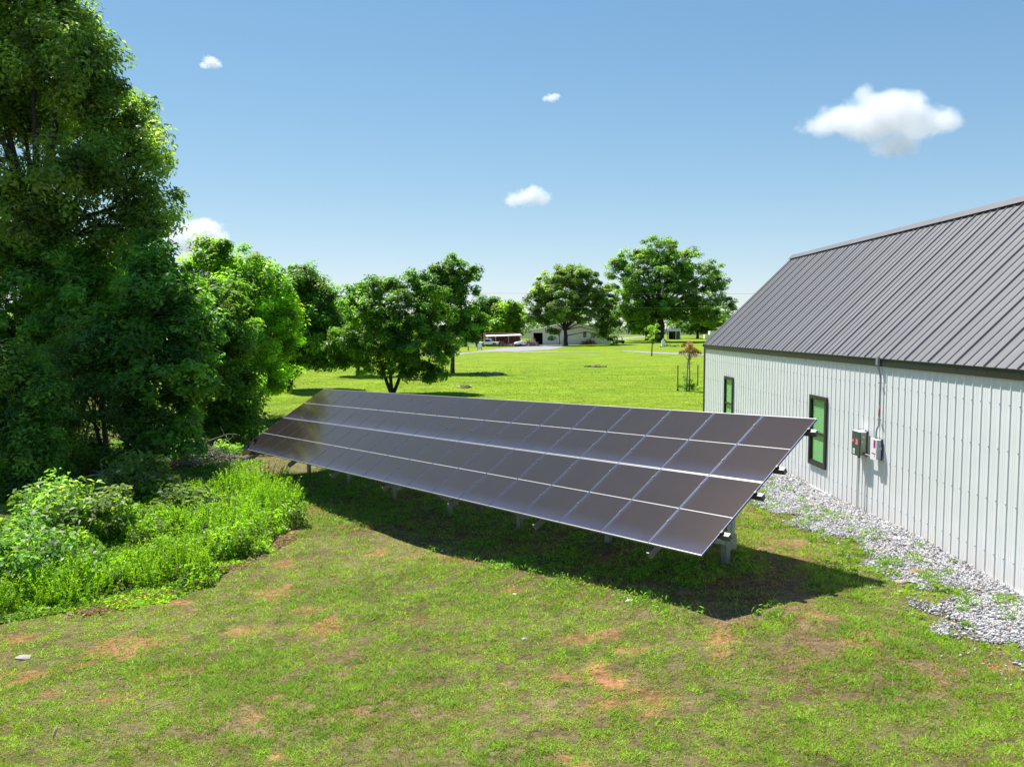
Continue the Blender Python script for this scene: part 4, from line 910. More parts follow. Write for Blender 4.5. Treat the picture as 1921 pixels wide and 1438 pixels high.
# ------------------------------------------------------------------ lawn blades
rng = np.random.default_rng(90)
def lawn(n, y0, y1, u, hscale, wscale, seg, bright, name, label):
    yy_ = np.exp(rng.uniform(np.log(y0), np.log(y1), n)); xx_ = yy_ * rng.uniform(-u[0], u[1], n)
    g = green_at(xx_, yy_); s = soil_at(xx_, yy_)
    cl = fbm(xx_ * 5.5, yy_ * 5.5, 97, 3); cl2 = fbm(xx_ * 1.6, yy_ * 1.6, 98, 3)
    far = sm(yy_ + 3 * (fbm(xx_ * .2, yy_ * .2, 31) - .5) + .9 * xx_, 22, 37) * sm(yy_, 22, 30)
    g = np.maximum(g, far)
    dens = (.3 + .7 * sm(cl, .34, .58)) * 1.15 * (.65 + .35 * g) * (1 - .85 * s) * (1 - sm(yy_, 45, y1) * (y1 > 60)) * (1 - gravel_cover(xx_, yy_)) * ((xx_ < WALLX(yy_) - .03) | (yy_ > 35.6))
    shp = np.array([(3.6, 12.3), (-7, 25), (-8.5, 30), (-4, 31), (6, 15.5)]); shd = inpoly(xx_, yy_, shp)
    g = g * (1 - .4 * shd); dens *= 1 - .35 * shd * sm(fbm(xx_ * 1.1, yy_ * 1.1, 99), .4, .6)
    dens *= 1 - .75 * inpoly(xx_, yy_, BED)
    k = rng.uniform(0, 1, n) < dens
    xx_, yy_, g, s, far, cl, cl2 = xx_[k], yy_[k], g[k], s[k], far[k], cl[k], cl2[k]; m = len(xx_)
    tall = sm(fbm(xx_ * .55, yy_ * .55, 91), .50, .72)
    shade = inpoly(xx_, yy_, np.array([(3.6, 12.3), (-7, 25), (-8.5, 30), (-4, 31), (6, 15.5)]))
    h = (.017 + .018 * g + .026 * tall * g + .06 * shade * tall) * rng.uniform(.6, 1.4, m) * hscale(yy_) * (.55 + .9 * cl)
    w = .0064 * rng.uniform(.7, 1.4, m) * wscale(yy_)
    pick = rng.uniform(0, 1, m) < (.08 + .74 * sm(.55 * cl + .25 * cl2 + .3 * g, .42, .66)) * (.55 + .45 * g)
    gr = GREEN[None] * (1.42) * (1 - .5 * rng.uniform(0, 1, (m, 1))) + OLIVE[None] * .5 * rng.uniform(0, 1, (m, 1))
    gr = gr * (1 - .45 * tall[:, None]) + np.array([[.085, .22, .02]]) * .45 * tall[:, None]
    st = STRAW[None] * rng.uniform(.6, 1.35, (m, 1)); red = rng.uniform(0, 1, m) < .25; st[red] *= np.array([1.05, .72, .6])
    col = np.where(pick[:, None], gr * rng.uniform(.7, 1.35, (m, 1)) * (.66 + .85 * cl)[:, None], st)
    col = col * (1 - far[:, None]) + far[:, None] * (FARG * 1.15)[None] * rng.uniform(.75, 1.3, (m, 1))
    P = np.stack([xx_, yy_, gzn(xx_, yy_) - .004], 1)
    ln = rng.uniform(.4, 1.7, m) * (1 - .5 * far)
    if y1 < 60:                                          # coarser tufts standing out of the mown sward
        nt_ = 5200; ty = np.exp(rng.uniform(np.log(6), np.log(y1), nt_)); tx = ty * rng.uniform(-.75, .75, nt_)
        k = (green_at(tx, ty) > .35) & (soil_at(tx, ty) < .3) & (tx < WALLX(ty) - .3) & (gravel_cover(tx, ty) < .2) & (fbm(tx * .5, ty * .5, 93) > .42) & ~inpoly(tx, ty, BED)
        tx, ty = tx[k], ty[k]; q = 34; i_ = np.repeat(np.arange(len(tx)), q); r_ = rng.uniform(.03, .11, len(tx))[i_]
        px_ = tx[i_] + rng.normal(0, 1, len(i_)) * r_; py_ = ty[i_] + rng.normal(0, 1, len(i_)) * r_; m2 = len(i_)
        P = np.r_[P, np.stack([px_, py_, gzn(px_, py_) - .004], 1)]; h = np.r_[h, rng.uniform(.03, .075, m2) * rng.uniform(.6, 1.2, len(tx))[i_]]
        w = np.r_[w, .0055 * rng.uniform(.7, 1.4, m2) * (1 + .04 * np.maximum(py_ - 9, 0))]; ln = np.r_[ln, rng.uniform(.3, 1.3, m2)]
        tc_ = np.array([(.14, .30, .02), (.20, .36, .025), (.12, .27, .03), (.24, .36, .04)])[rng.integers(0, 4, len(tx))][i_]
        col = np.r_[col, tc_ * rng.uniform(.7, 1.25, (m2, 1))]
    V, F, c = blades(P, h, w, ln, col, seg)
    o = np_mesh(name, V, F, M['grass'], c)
    return tag(o, label, 'grass', kind='stuff')
lawn(1500000, 4.5, 30, (.85, .85), lambda y: 1 + .02 * np.maximum(y - 10, 0), lambda y: 1 + .05 * np.maximum(y - 9, 0), 1, 1, 'lawn_grass', 'patchy short grass of the near lawn in front of the solar array')
lawn(330000, 24, 125, (.75, .7), lambda y: .9 + .01 * (y - 24), lambda y: 1.6 + .06 * (y - 24), 1, 1, 'field_grass', 'bright mown grass of the open field behind the array')
# weeds coming up through the gravel
n = 150; wy = rng.uniform(10.6, 24, n); wx = gedge(wy) + rng.normal(.35, .55, n); k = (wx < WALLX(wy) - .15); wx, wy = wx[k], wy[k]
wx = np.r_[wx, [7.25, 7.3, 7.1, 6.9, 6.95, 7.4, 7.6, 7.1, 6.1, 6.3]]; wy = np.r_[wy, [16.8, 16.7, 14.1, 13.6, 18.3, 12.2, 11.5, 12.9, 17.4, 17.9]]
m = 60; i_ = np.repeat(np.arange(len(wx)), m); sc_w = rng.uniform(.3, 1, len(wx)) ** 1.5; sc_w[-10:] = 1.3
px_ = wx[i_] + rng.normal(0, .10, len(i_)) * sc_w[i_]; py_ = wy[i_] + rng.normal(0, .10, len(i_)) * sc_w[i_]
P = np.stack([px_, py_, gzn(px_, py_) + .01 + rng.uniform(0, .16, len(i_)) * sc_w[i_]], 1)
V, F, c = leaves(P, np.array([0, 0, .7]) + rng.normal(size=(len(P), 3)) * .6, .032 * (.5 + .6 * sc_w[i_]), .009, G_BRIGHT[rng.integers(0, 4, len(P))] * rng.uniform(.7, 1.2, len(P))[:, None])
tag(np_mesh('gravel_weeds', V, F, M['leaf'], c), 'small green weeds coming up through the gravel beside the wall', 'weeds', kind='stuff')
# weeds in the shade under the array
n = 420; t_ = rng.uniform(-1, 20, n); q_ = rng.uniform(-.3, 3.4, n); wx = O.x + eA.x * t_ + bh.x * q_; wy = O.y + eA.y * t_ + bh.y * q_
k = fbm(wx * .6, wy * .6, 95) > .45; wx, wy = wx[k], wy[k]; m = 55; i_ = np.repeat(np.arange(len(wx)), m)
px_ = wx[i_] + rng.normal(0, .16, len(i_)); py_ = wy[i_] + rng.normal(0, .16, len(i_))
P = np.stack([px_, py_, gzn(px_, py_) + rng.uniform(.0, .15, len(i_))], 1)
V, F, c = leaves(P, np.array([0, 0, .6]) + rng.normal(size=(len(P), 3)) * .7, .045, .009, (G_MID * 1.25)[rng.integers(0, 4, len(P))] * rng.uniform(.7, 1.25, len(P))[:, None])
tag(np_mesh('shade_weeds', V, F, M['leaf'], c), 'dark green weeds in the shade beneath the solar array', 'weeds', kind='stuff')
# ------------------------------------------------------------------ small things near the array
M['log_end'] = pmat('sawn_end', (.55, .33, .17), .85, noise=.3, nscale=30)
M['log_bark'] = pmat('log_bark', (.20, .14, .11), .95, noise=.5, nscale=16, bump=.8)
LG = 'cut logs by the array corner'
def log(x, y, dz, L, r, yaw, pitch, label):
    o = empty('log', (x, y, gzs(x, y) + dz), yaw, label, 'log', LG)
    b = MB(); d = Vector((0, -math.cos(pitch), math.sin(pitch))) * L / 2
    pts = [-d, -d * .4 + Vector((.01, 0, .008)), d * .4, d]; b.tube(pts, [r, r * .96, r * 1.02, r], 12, 0, False); b.build('bark', M['log_bark'], o)
    b = MB(); b.cyl(d * .995, d * 1.01, r * .93, 12); b.cyl(-d * .995, -d * 1.01, r * .93, 12); b.build('sawn_end', M['log_end'], o)
log(-10.55, 33.3, .30, .7, .15, .15, 0, 'reddish sawn log lying on top of the pile by the array corner')
log(-10.35, 32.2, .14, .6, .13, -.1, 0, 'log with a pale yellow sawn end lowest in front of the pile')
log(-10.75, 32.5, .13, .8, .12, 1.1, 0, 'grey barked log at the left of the pile')
log(-10.1, 33.6, .13, 1.1, .08, 1.5, 0, 'thin pale log lying crosswise in the pile')
log(-9.75, 33.9, .14, .9, .12, 1.0, 0, 'weathered grey log half under the panel edge')
log(-9.35, 33.8, .16, .7, .12, .7, .1, 'split whitish log at the right end of the pile')
log(-10.9, 31.8, .10, .55, .12, .3, 0, 'dark brown log lying apart in front of the pile')
def branch(x, y, pts, r, label, seed):
    random.seed(seed); o = empty('fallen_branch', (x, y, gzs(x, y)), 0, label, 'branch', 'dead branches below the trees')
    b = MB(); P = [Vector(p) for p in pts]; n = len(P)
    b.tube(P, [r * (1 - .75 * i / (n - 1)) for i in range(n)], 6, 0, True)
    for k in range(9):
        i = random.randint(0, n - 2); s = P[i].lerp(P[i + 1], random.random()); d = (P[i + 1] - P[i]).normalized()
        e = s + (d * .6 + Vector((random.uniform(-1, 1), random.uniform(-1, 1), random.uniform(-.2, .7)))) * random.uniform(.25, .7)
        b.tube([s, s.lerp(e, .5) + Vector((0, 0, .04)), e], [r * .35, r * .25, r * .1], 4, 0, False)
    b.build('limb', M['deadwood'], o)
branch(-14.2, 31.4, [(0, 0, .1), (.9, .6, .5), (1.9, 1.2, .75), (2.9, 1.9, 1.1)], .05, 'long bare dead branch slanting up in front of the dark trees', 1)
branch(-13.6, 28.6, [(0, 0, .15), (.8, -.1, .3), (1.8, .1, .25), (2.6, .3, .15)], .04, 'grey dead branch lying level above the pale shrub', 2)
branch(-13.4, 26.2, [(0, 0, .2), (.6, .4, .7), (1.1, .9, .9), (1.9, 1.2, .8)], .04, 'forked dead branch behind the pale leaved shrub', 3)
branch(-13.9, 24.6, [(0, 0, .5), (.8, .5, .9), (1.5, .8, 1.0), (2.2, .9, .8)], .035, 'dead branch poking out left of the pale leaved shrub', 4)
branch(-12.9, 33.8, [(0, 0, .05), (.6, -.3, .3), (1.2, -.4, .45), (1.7, -.3, .6)], .04, 'dead branch in the heap of twigs by the bare soil', 5)
branch(-15.0, 30.2, [(0, 0, 0), (.3, .1, 1.3), (.1, .2, 2.6), (.5, .2, 3.8)], .07, 'upright bare grey stem in the shade of the dark trees', 6)
branch(-15.5, 30.4, [(0, 0, 0), (-.1, .1, 1.4), (.3, .2, 2.7), (.9, .2, 3.6)], .06, 'thinner bare stem leaning beside the upright one', 7)
def twigs(x, y, r, h, nt_, label, seed, mat='deadwood', name='brush_pile', cat='brush pile', lr=.012, lmin=.4):
    random.seed(seed); o = empty(name, (x, y, gzs(x, y) if y < 140 else gzf(x, y)), 0, label, cat)
    b = MB()
    for k in range(nt_):
        a = random.uniform(0, 6.28); q = random.random() ** .6; c = Vector((math.cos(a) * r * q, math.sin(a) * r * q * .7, h * (1 - q) * random.random() + .03))
        d = Vector((random.gauss(0, 1), random.gauss(0, 1), random.gauss(0, .35))).normalized() * random.uniform(lmin, lmin * 2.2) * .5
        b.tube([c - d, c + Vector((random.gauss(0, .03), random.gauss(0, .03), .02)), c + d], [lr, lr * .8, lr * .5], 4, 0, False)
    b.build('twigs', M[mat], o)
twigs(-12.0, 32.2, 1.7, .9, 210, 'heap of dead grey twigs at the edge of the bare soil', 11, lr=.018, lmin=.6)
twigs(-13.3, 28.9, 1.3, .8, 150, 'heap of bare twigs behind the pale leaved shrub', 14, lr=.016, lmin=.6)
twigs(-8.0, 21.9, .3, .35, 90, 'grey dry grass tuft in the right part of the weed bed', 12, lr=.005, name='dry_tuft', cat='dry tuft', lmin=.25)
twigs(-9.6, 29.3, .4, .4, 70, 'pale dry tuft behind the tallest lime weed', 13, lr=.006, name='dry_tuft', cat='dry tuft', lmin=.3)
def rock(x, y, s, label, col=(.6, .58, .55), seed=1, flat=.5, name='rock', cat='rock'):
    random.seed(seed); bm = bmesh.new(); bmesh.ops.create_icosphere(bm, subdivisions=2, radius=1)
    for v in bm.verts:
        k = 1 + random.uniform(-.18, .18); v.co = Vector((v.co.x * s * 1.2 * k, v.co.y * s * .9 * k, v.co.z * s * flat * k))
    me = bpy.data.meshes.new(name); bm.to_mesh(me); bm.free(); me.materials.append(pmat(name, col, .9, noise=.35, nscale=6 / max(s, .1)))
    o = bpy.data.objects.new(name, me); COL.objects.link(o); o.location = (x, y, (gzs(x, y) if y < 140 else gzf(x, y)) + s * flat * .3)
    return tag(o, label, cat)
rock(-8.05, 13.5, .11, 'flat whitish rock on bare red soil at the left border', (.42, .37, .33), 1, .3)
rock(1.97, 13.84, .045, 'tiny white stone in the lawn before the array shadow', (.8, .8, .78), 3, 1)
rock(.05, 15.1, .035, 'small white stone on the lawn left of centre, nearest the shadow edge', (.75, .72, .7), 4, .8)
rock(.2, 12.9, .03, 'small pale pebble in the brownish middle lawn', (.75, .72, .68), 5, .8)
rock(7.1, 14.5, .13, 'reddish brown stone lying in the gravel', (.36, .17, .09), 6, .35)
rock(6.55, 13.9, .09, 'tan stone at the edge of the gravel', (.5, .33, .2), 7, .4)
rock(2.9, 13.9, .12, 'brown clod of earth in the shade below the array corner', (.2, .12, .07), 8)
def stick(x, y, L, yaw, label):
    o = MB().tube([(-L / 2, 0, .02), (0, .01, .03), (L / 2, 0, .02)], [.008, .007, .004], 5).build('stick', M['deadwood'], None, (x, y, gzs(x, y) + .02)); o.rotation_euler = (0, 0, yaw); tag(o, label, 'stick', 'sticks on the lawn')
stick(-3.2, 12.3, .28, .05, 'short bleached stick on the left part of the near lawn')
stick(-5.0, 11.5, .4, .9, 'dark crooked stick on the grass at the lower left')
stick(-6.1, 10.9, .35, 1.9, 'twig in the green grass of the lower left corner')
# spoil heaps on the field
def mound(x, y, rx, h, label, seed):
    random.seed(seed); b = MB()
    for k in range(34):
        a = random.uniform(0, 6.28); q = random.random() ** .5; s = random.uniform(.1, .3)
        c = (math.cos(a) * rx * q, math.sin(a) * .7 * q, .5 * h * (1 - q * .7) * random.uniform(.3, 1)); 
        e = Matrix.Rotation(random.uniform(0, 3), 3, 'Z') @ Matrix.Rotation(random.uniform(-.5, .5), 3, 'X')
        b.box(c, (s * 1.8, s, s * .7), random.randint(0, 1), e)
    o = b.build('dirt_mound', [pmat('grey_clod', (.42, .38, .27), .95, noise=.4), pmat('brown_clod', (.30, .22, .15), .95, noise=.4)], None, (x, y, gzf(x, y))); tag(o, label, 'dirt mound', 'heaps of clods on the field')
mound(-2.3, 79.6, 1.5, .5, 'longest heap of grey clods on the field right of the three stemmed tree', 1)
mound(9.4, 95, 1.2, .35, 'brownish patch of clods farthest out on the open field', 2)
mound(-8.4, 71.6, .8, .4, 'reddish heap of clods behind the branches of the three stemmed tree', 3)
mound(-3.6, 62.5, .4, .15, 'smallest pale heap of clods nearest the array', 4)

# dying sapling between two steel stakes
M['tpost'] = pmat('stake', (.05, .055, .045), .7, noise=.3, nscale=20)
for (x, y, lab) in ((11.55, 58.4, 'dark steel stake left of the dying sapling'), (13.05, 58.9, 'dark steel stake right of the dying sapling, nearest the building')):
    b = MB(); b.span((-.035, -.005, -.1), (.035, .005, 1.78)); b.span((-.005, .005, -.1), (.005, .04, 1.78)); b.span((-.08, -.004, -.1), (.08, -.007, .12))
    for k in range(12): b.span((-.02, -.02, .3 + k * .12), (.02, -.005, .325 + k * .12))
    tag(b.build('steel_stake', M['tpost'], None, (x, y, gzf(x, y))), lab, 'stake', 'stakes beside the sapling')
rng = np.random.default_rng(120); random.seed(5)
sp_ = empty('sapling', (12.25, 58.2, gzf(12.25, 58.2)), 0, 'dying sapling with a brown dead top and green sprouts at its foot', 'sapling')
t = MB(); t.tube([(-.12, 0, -.1), (-.10, 0, 1.0), (-.06, 0, 2.0), (.05, 0, 2.6)], [.05, .045, .04, .02], 7); t.tube([(.06, 0, -.1), (.08, 0, 1.0), (.05, .05, 2.1), (.1, 0, 3.0)], [.055, .05, .045, .02], 7)
tips = []
for k in range(16):
    a = random.uniform(0, 6.28); z0 = random.uniform(1.9, 2.5); e = Vector((math.cos(a) * random.uniform(.3, .75), math.sin(a) * .6, z0 + random.uniform(.35, .9)))
    t.tube([(.03, 0, z0), e * .5 + Vector((0, 0, z0 * .5 + .05)), e], [.025, .018, .008], 5, 0, False); tips.append(e)
for k in range(22):
    a = random.uniform(0, 6.28); z0 = random.uniform(.5, 1.9); t.tube([(0, 0, z0), (math.cos(a) * .2, math.sin(a) * .2, z0 + .12), (math.cos(a) * .4, math.sin(a) * .4, z0 + .2)], [.01, .008, .004], 4, 0, False)
t.build('trunk', M['deadwood'], sp_)
cc = np.array([tuple(e) for e in tips if e.z > 2.45] + [(0, 0, 2.85), (.1, 0, 3.05), (-.3, .1, 2.7), (.3, 0, 2.75), (.05, 0, 3.25), (.5, 0, 2.75), (-.45, 0, 2.7)])
V, F, c = clump_leaves(cc, np.full(len(cc), .24), 45, .07, np.array([(.22, .115, .075), (.17, .09, .06), (.27, .165, .115)])); np_mesh('dead_foliage', V, F, M['leaf'], c, sp_)
cc = np.array([(rng.normal(0, .35), rng.normal(0, .3), rng.uniform(.1, .5)) for _ in range(14)] + [(-.35, 0, 1.0), (-.3, 0, 1.3), (-.2, 0, .8), (.15, 0, .7)])
V, F, c = clump_leaves(cc, np.full(len(cc), .22), 50, .06, G_MID * .9); np_mesh('sprouts', V, F, M['leaf'], c, sp_)
# young tree by the lane
sy_ = empty('sapling', (22.1, 133, gzf(22.1, 133)), 0, 'slim young tree with a small bright green crown beside the far lane', 'sapling')
MB().tube([(0, 0, -.1), (.05, 0, 1.4), (.2, 0, 3.0)], [.11, .09, .05], 7).build('trunk', M['bark'], sy_)
cc = rng.normal(0, 1, (16, 3)) * np.array([.42, .4, .75]) + np.array([.25, 0, 3.5]); V, F, c = clump_leaves(cc, np.full(16, .45), 45, .16, G_BRIGHT * 1.05); np_mesh('crown', V, F, M['leaf'], c, sy_)

# ------------------------------------------------------------------ farmyard across the field
M['white_paint'] = pmat('white_paint', (.9, .9, .9), .55, noise=.06, nscale=.6)
M['grey_roof'] = pmat('pale_grey_roof', (.50, .51, .52), .5)
M['dark_int'] = pmat('dark_interior', (.02, .022, .022), .9)
M['red_cont'] = pmat('red_container', (.40, .075, .04), .55, noise=.3, nscale=1.2)
M['orange_cont'] = pmat('faded_container', (.55, .17, .09), .6, noise=.3, nscale=1.2)
M['tyre'] = pmat('tyre', (.015, .015, .016), .85)
M['dark_glass'] = pmat('dark_glass', (.02, .025, .03), .08, spec=.8)
M['chrome'] = pmat('chrome', (.55, .55, .56), .25, metal=.9)
gh = empty('white_garage', (5.2, 222, gzf(15, 222)), 0, 'low white garage with an open dark bay behind the lower oak', 'garage')
b = MB(); W_, D_, E_, Rg = 20.5, 10.0, 3.7, 5.9
b.span((0, 0, 0), (.4, .25, E_)); b.span((.4, 0, 3.2), (2.9, .25, E_)); b.span((2.9, 0, 0), (13.5, .25, E_)); b.span((13.5, 0, 0), (14.4, .25, 2.0)); b.span((13.5, 0, 3.5), (14.4, .25, E_)); b.span((14.4, 0, 0), (W_, .25, E_))
b.span((0, .25, 0), (.25, D_, E_)); b.span((W_ - .25, .25, 0), (W_, D_, E_)); b.span((.25, D_ - .25, 0), (W_ - .25, D_, E_))
b.add([(0, 0, E_), (W_, 0, E_), (W_ / 2, 0, Rg), (0, .25, E_), (W_, .25, E_), (W_ / 2, .25, Rg)], [(0, 1, 2), (5, 4, 3), (0, 2, 5, 3), (2, 1, 4, 5)])
b.build('wall', M['white_paint'], gh)
b = MB()
for s in (0, 1):
    q = [(-.5, -.6, E_ - .1), (W_ / 2, -.6, Rg + .02), (W_ / 2, D_ + .4, Rg + .02), (-.5, D_ + .4, E_ - .1)]
    if s: q = [(W_ - p[0], p[1], p[2]) for p in q][::-1]
    b.add(q + [(p[0], p[1], p[2] + .18) for p in q], [(3, 2, 1, 0), (4, 5, 6, 7), (0, 1, 5, 4), (1, 2, 6, 5), (2, 3, 7, 6), (3, 0, 4, 7)])
b.build('roof', M['grey_roof'], gh)
b = MB(); b.span((.3, 5.0, .02), (3.1, 5.1, 3.4)); b.span((3.0, .3, .02), (3.1, 5, 3.4)); b.span((.26, .3, .01), (3.1, 5, .05)); b.build('open_bay', M['dark_int'], gh)
b = MB(); b.span((13.45, -.04, 1.95), (14.45, .0, 2.02)); b.span((13.45, -.04, 3.5), (14.45, 0, 3.57)); b.span((13.45, -.04, 2.02), (13.52, 0, 3.5)); b.span((14.38, -.04, 2.02), (14.45, 0, 3.5)); b.span((13.52, -.03, 2.5), (14.38, .02, 2.57))
wf = b.build('window', M['white_paint'], gh); MB().span((13.5, .05, 2.0), (14.4, .08, 3.5)).build('pane', M['dark_glass'], wf)
b = MB(); b.span((9.0, -.05, 0), (10.0, 0, 2.2)); b.build('door', M['white_paint'], gh)
b = MB(); b.span((7.2, -.06, 0), (7.35, 0, 3.6)); b.build('downpipe', M['dark_int'], gh)
# container
ct = empty('shipping_container', (1.7, 212, gzf(1.7, 212)), .33, 'red shipping container behind the flat awning', 'container')
b = MB(); L, D, H = 8.6, 2.44, 3.2
k = 0
while k < L:
    b.span((-k - .14, -.04 * (int(k / .28) % 2), .15), (-k - .28 if k + .28 < L else -L, .05, H - .12)); b.span((-k, 0, .15), (-k - .14, .05, H - .12)); k += .28
b.span((-L, .05, .15), (-.05, D, H - .02)); b.span((-L, -.05, H - .12), (0, .06, H)); b.span((-L, -.05, 0), (0, .06, .15)); b.span((-L - .05, -.05, 0), (-L, .1, H))
b.build('side_wall', M['red_cont'], ct)
b = MB(); b.span((-.05, .05, .15), (.0, D, H - .02))
for q in (.35, .8, 1.5, 1.95): b.cyl((.03, q, .2), (.03, q, H - .1), .03, 6)
for q in (.1, 1.25): b.span((.0, q, .3), (.025, q + 1.05, H - .2))
b.build('door', M['orange_cont'], ct)
b = MB(); b.span((-L, .06, H - .019), (0, D, H + .04)); b.build('roof', M['orange_cont'], ct)
aw = empty('awning', (-2.0, 206.5, gzf(-2, 206)), .12, 'flat white roofed awning on thin posts before the red container', 'awning')
b = MB(); b.axes((-4.4, -1.5, 2.35), (8.6, 0, .28), (0, 3.0, .25), (0, 0, .12)); b.build('roof', M['white_paint'], aw)
for q in (-4.2, -2.2, 1.0, 3.9): MB().span((q - .09, -1.42, 0), (q + .09, -1.27, 2.42 + q * .02)).build('post', pmat('pale_post', (.45, .38, .36), .8) if 'pale_post' not in bpy.data.materials else bpy.data.materials['pale_post'], aw)
MB().span((-4.4, 1.3, .0), (4.2, 1.42, 2.4)).build('back_wall', pmat('rusty_wall', (.16, .05, .035), .8, noise=.5, nscale=2), aw)
# pickups
def pickup(x, y, rz, label):
    o = empty('pickup_truck', (x, y, gzf(x, y)), rz, label, 'pickup truck', 'white pickups parked at the farmyard')
    b = MB(); prof = [(-2.7, .5), (-2.7, 1.05), (-.6, 1.08), (-.45, 1.12), (.0, 1.75), (-.05, 1.8), (-.1, 1.8)]
    side = [(-2.7, .5), (2.75, .5), (2.8, .75), (2.7, 1.05), (1.25, 1.15), (-2.7, 1.1)]
    b.add([(p[0], s * .95, p[1]) for s in (-1, 1) for p in side], [tuple(range(5, -1, -1))[::-1], tuple(range(6, 12))[::-1]] + [(i, i + 6, (i + 1) % 6 + 6, (i + 1) % 6) for i in range(6)])
    b.build('body', M['white_paint'], o)
    cab = [(-.9, 1.12), (1.2, 1.14), (.55, 1.82), (-.75, 1.86)]
    b = MB(); b.add([(p[0], s * (.92 if p[1] < 1.5 else .72), p[1]) for s in (-1, 1) for p in cab], [(0, 1, 2, 3), (7, 6, 5, 4)] + [(i, i + 4, (i + 1) % 4 + 4, (i + 1) % 4) for i in range(4)]); b.build('cab', M['white_paint'], o)
    b = MB()
    for s in (-1, 1): b.add([(p[0], s * (.925 if p[1] < 1.4 else .76), p[1]) for p in ((-.75, 1.2), (1.0, 1.2), (.5, 1.74), (-.68, 1.76))], [(0, 1, 2, 3) if s < 0 else (3, 2, 1, 0)])
    b.add([(1.16, -.8, 1.2), (1.16, .8, 1.2), (.62, .66, 1.78), (.62, -.66, 1.78)], [(0, 1, 2, 3)]); b.build('window', M['dark_glass'], o)
    MB().span((2.74, -.6, .65), (2.83, .6, .98)).build('grille', M['black'], o)
    MB().span((2.72, -.95, .42), (2.9, .95, .6)).build('bumper', M['chrome'], o)
    for s in (-1, 1): MB().span((2.76, s * .78 - .12, .78), (2.83, s * .78 + .12, .98)).build('headlight', M['chrome'], o)
    for xx_ in (-1.75, 1.75):
        for s in (-1, 1):
            w = MB().cyl((xx_, s * .72, .4), (xx_, s * .97, .4), .4, 14).build('wheel', M['tyre'], o)
            MB().cyl((xx_, s * .965, .4), (xx_, s * .98, .4), .22, 10).build('rim', M['chrome'], w)
            MB().cyl((xx_, s * .94, .46), (xx_, s * .953, .46), .5, 14).build('wheel_arch', M['black'], o)
pickup(-9.6, 199, -.25, 'white pickup half hidden by branches, left of the pair')
pickup(-5.6, 204, -.35, 'white pickup beside the awning, right of the pair')
M['rust'] = pmat('rusty_scrap', (.26, .15, .13), .9, noise=.4, nscale=3)
M['scrap'] = pmat('grey_scrap', (.34, .27, .25), .9, noise=.4, nscale=3)
twigs(-3.2, 203.5, 2.6, 1.5, 260, 'reddish pile of scrap and brush before the awning', 21, 'rust', 'scrap_pile', 'scrap pile', .05, .9)
twigs(.4, 203, 1.6, 1.0, 120, 'smaller scrap pile between the awning pile and the trailer', 22, 'scrap', 'scrap_pile', 'scrap pile', .05, .8)
twigs(4.6, 207, 2.5, 2.4, 300, 'tallest brownish brush heap in front of the open garage bay', 23, 'scrap', 'brush_pile', 'brush pile', .05, 1.0)
twigs(20.2, 220.5, 1.6, 1.8, 160, 'dark heap of boards leaning below the garage window', 24, 'rust', 'board_heap', 'board heap', .07, 1.2)
trl = empty('trailer', (2.0, 203, gzf(2, 203)), .2, 'small white tarped trailer between the scrap piles', 'trailer')
MB().span((-1.6, -.7, .55), (1.3, .7, .75)).build('bed', M['chrome'], trl); b = MB(); b.add([(-1.5, -.68, .75), (1.2, -.68, .75), (1.2, .68, .75), (-1.5, .68, .75), (-1.2, -.4, 1.1), (.5, -.4, 1.35), (.5, .4, 1.35), (-1.2, .4, 1.1)], [(0, 1, 5, 4), (1, 2, 6, 5), (2, 3, 7, 6), (3, 0, 4, 7), (4, 5, 6, 7)]); b.build('tarp', M['white_paint'], trl)
for s in (-1, 1): MB().cyl((-.1, s * .72, .35), (-.1, s * .95, .35), .35, 12).build('wheel', M['tyre'], trl)
sg = empty('yard_sign', (-6.35, 165, gzf(-6.3, 165)), .05, 'white board sign in a dark blue frame beside the driveway', 'sign')
fr_ = pmat('blue_frame', (.06, .12, .2), .5)
MB().span((-.4, -.02, .45), (.4, .02, 1.35)).build('panel', M['white_paint'], sg); b = MB()
for s in (-1, 1): b.span((s * .43 - .04, -.04, -.1), (s * .43 + .04, .04, 1.4))
b.span((-.4, -.03, .38), (.4, .03, .46)); b.build('frame', fr_, sg)
ps = MB().tube([(0, 0, -.2), (0, 0, 1.0)], [.11, .1], 8).build('wooden_post', M['bark'], None, (-8.6, 165, gzf(-8.6, 165))); tag(ps, 'short brown post standing left of the white board sign', 'post')
ut = empty('utility_box', (34.2, 190, gzf(34.2, 190)), 0, 'white upright utility box with a small cap on the far lawn', 'utility box')
MB().span((-.42, -.35, -.1), (.42, .35, 1.35)).build('housing', M['white_paint'], ut); MB().span((-.36, -.3, 1.35), (.2, .3, 1.55)).cyl((-.05, 0, 1.55), (-.05, 0, 2.0), .1, 8).build('cap', M['white_paint'], ut); MB().span((-.8, -.3, -.05), (-.42, .3, .14)).build('base', M['dark_int'], ut)
gc = empty('golf_cart', (28.4, 221, gzf(28.4, 221)), -.3, 'dark golf cart with a pale roof parked right of the white garage', 'golf cart')
MB().span((-1.1, -.6, .35), (1.1, .6, .85)).build('body', M['dark_int'], gc); MB().span((-.9, -.6, 1.85), (.9, .6, 1.95)).build('roof', M['white_paint'], gc); MB().axes((.75, -.55, .9), (.0, 1.1, 0), (-.35, 0, .95), (.03, 0, 0)).build('windscreen', M['grey_roof'], gc)
MB().span((-.6, -.55, .85), (-.1, .55, 1.0)).span((-.72, -.55, .85), (-.6, .55, 1.4)).build('seat', M['grey_roof'], gc)
for xx_ in (-.75, .75):
    for s in (-1, 1): MB().cyl((xx_, s * .5, .25), (xx_, s * .65, .25), .25, 10).build('wheel', M['tyre'], gc)
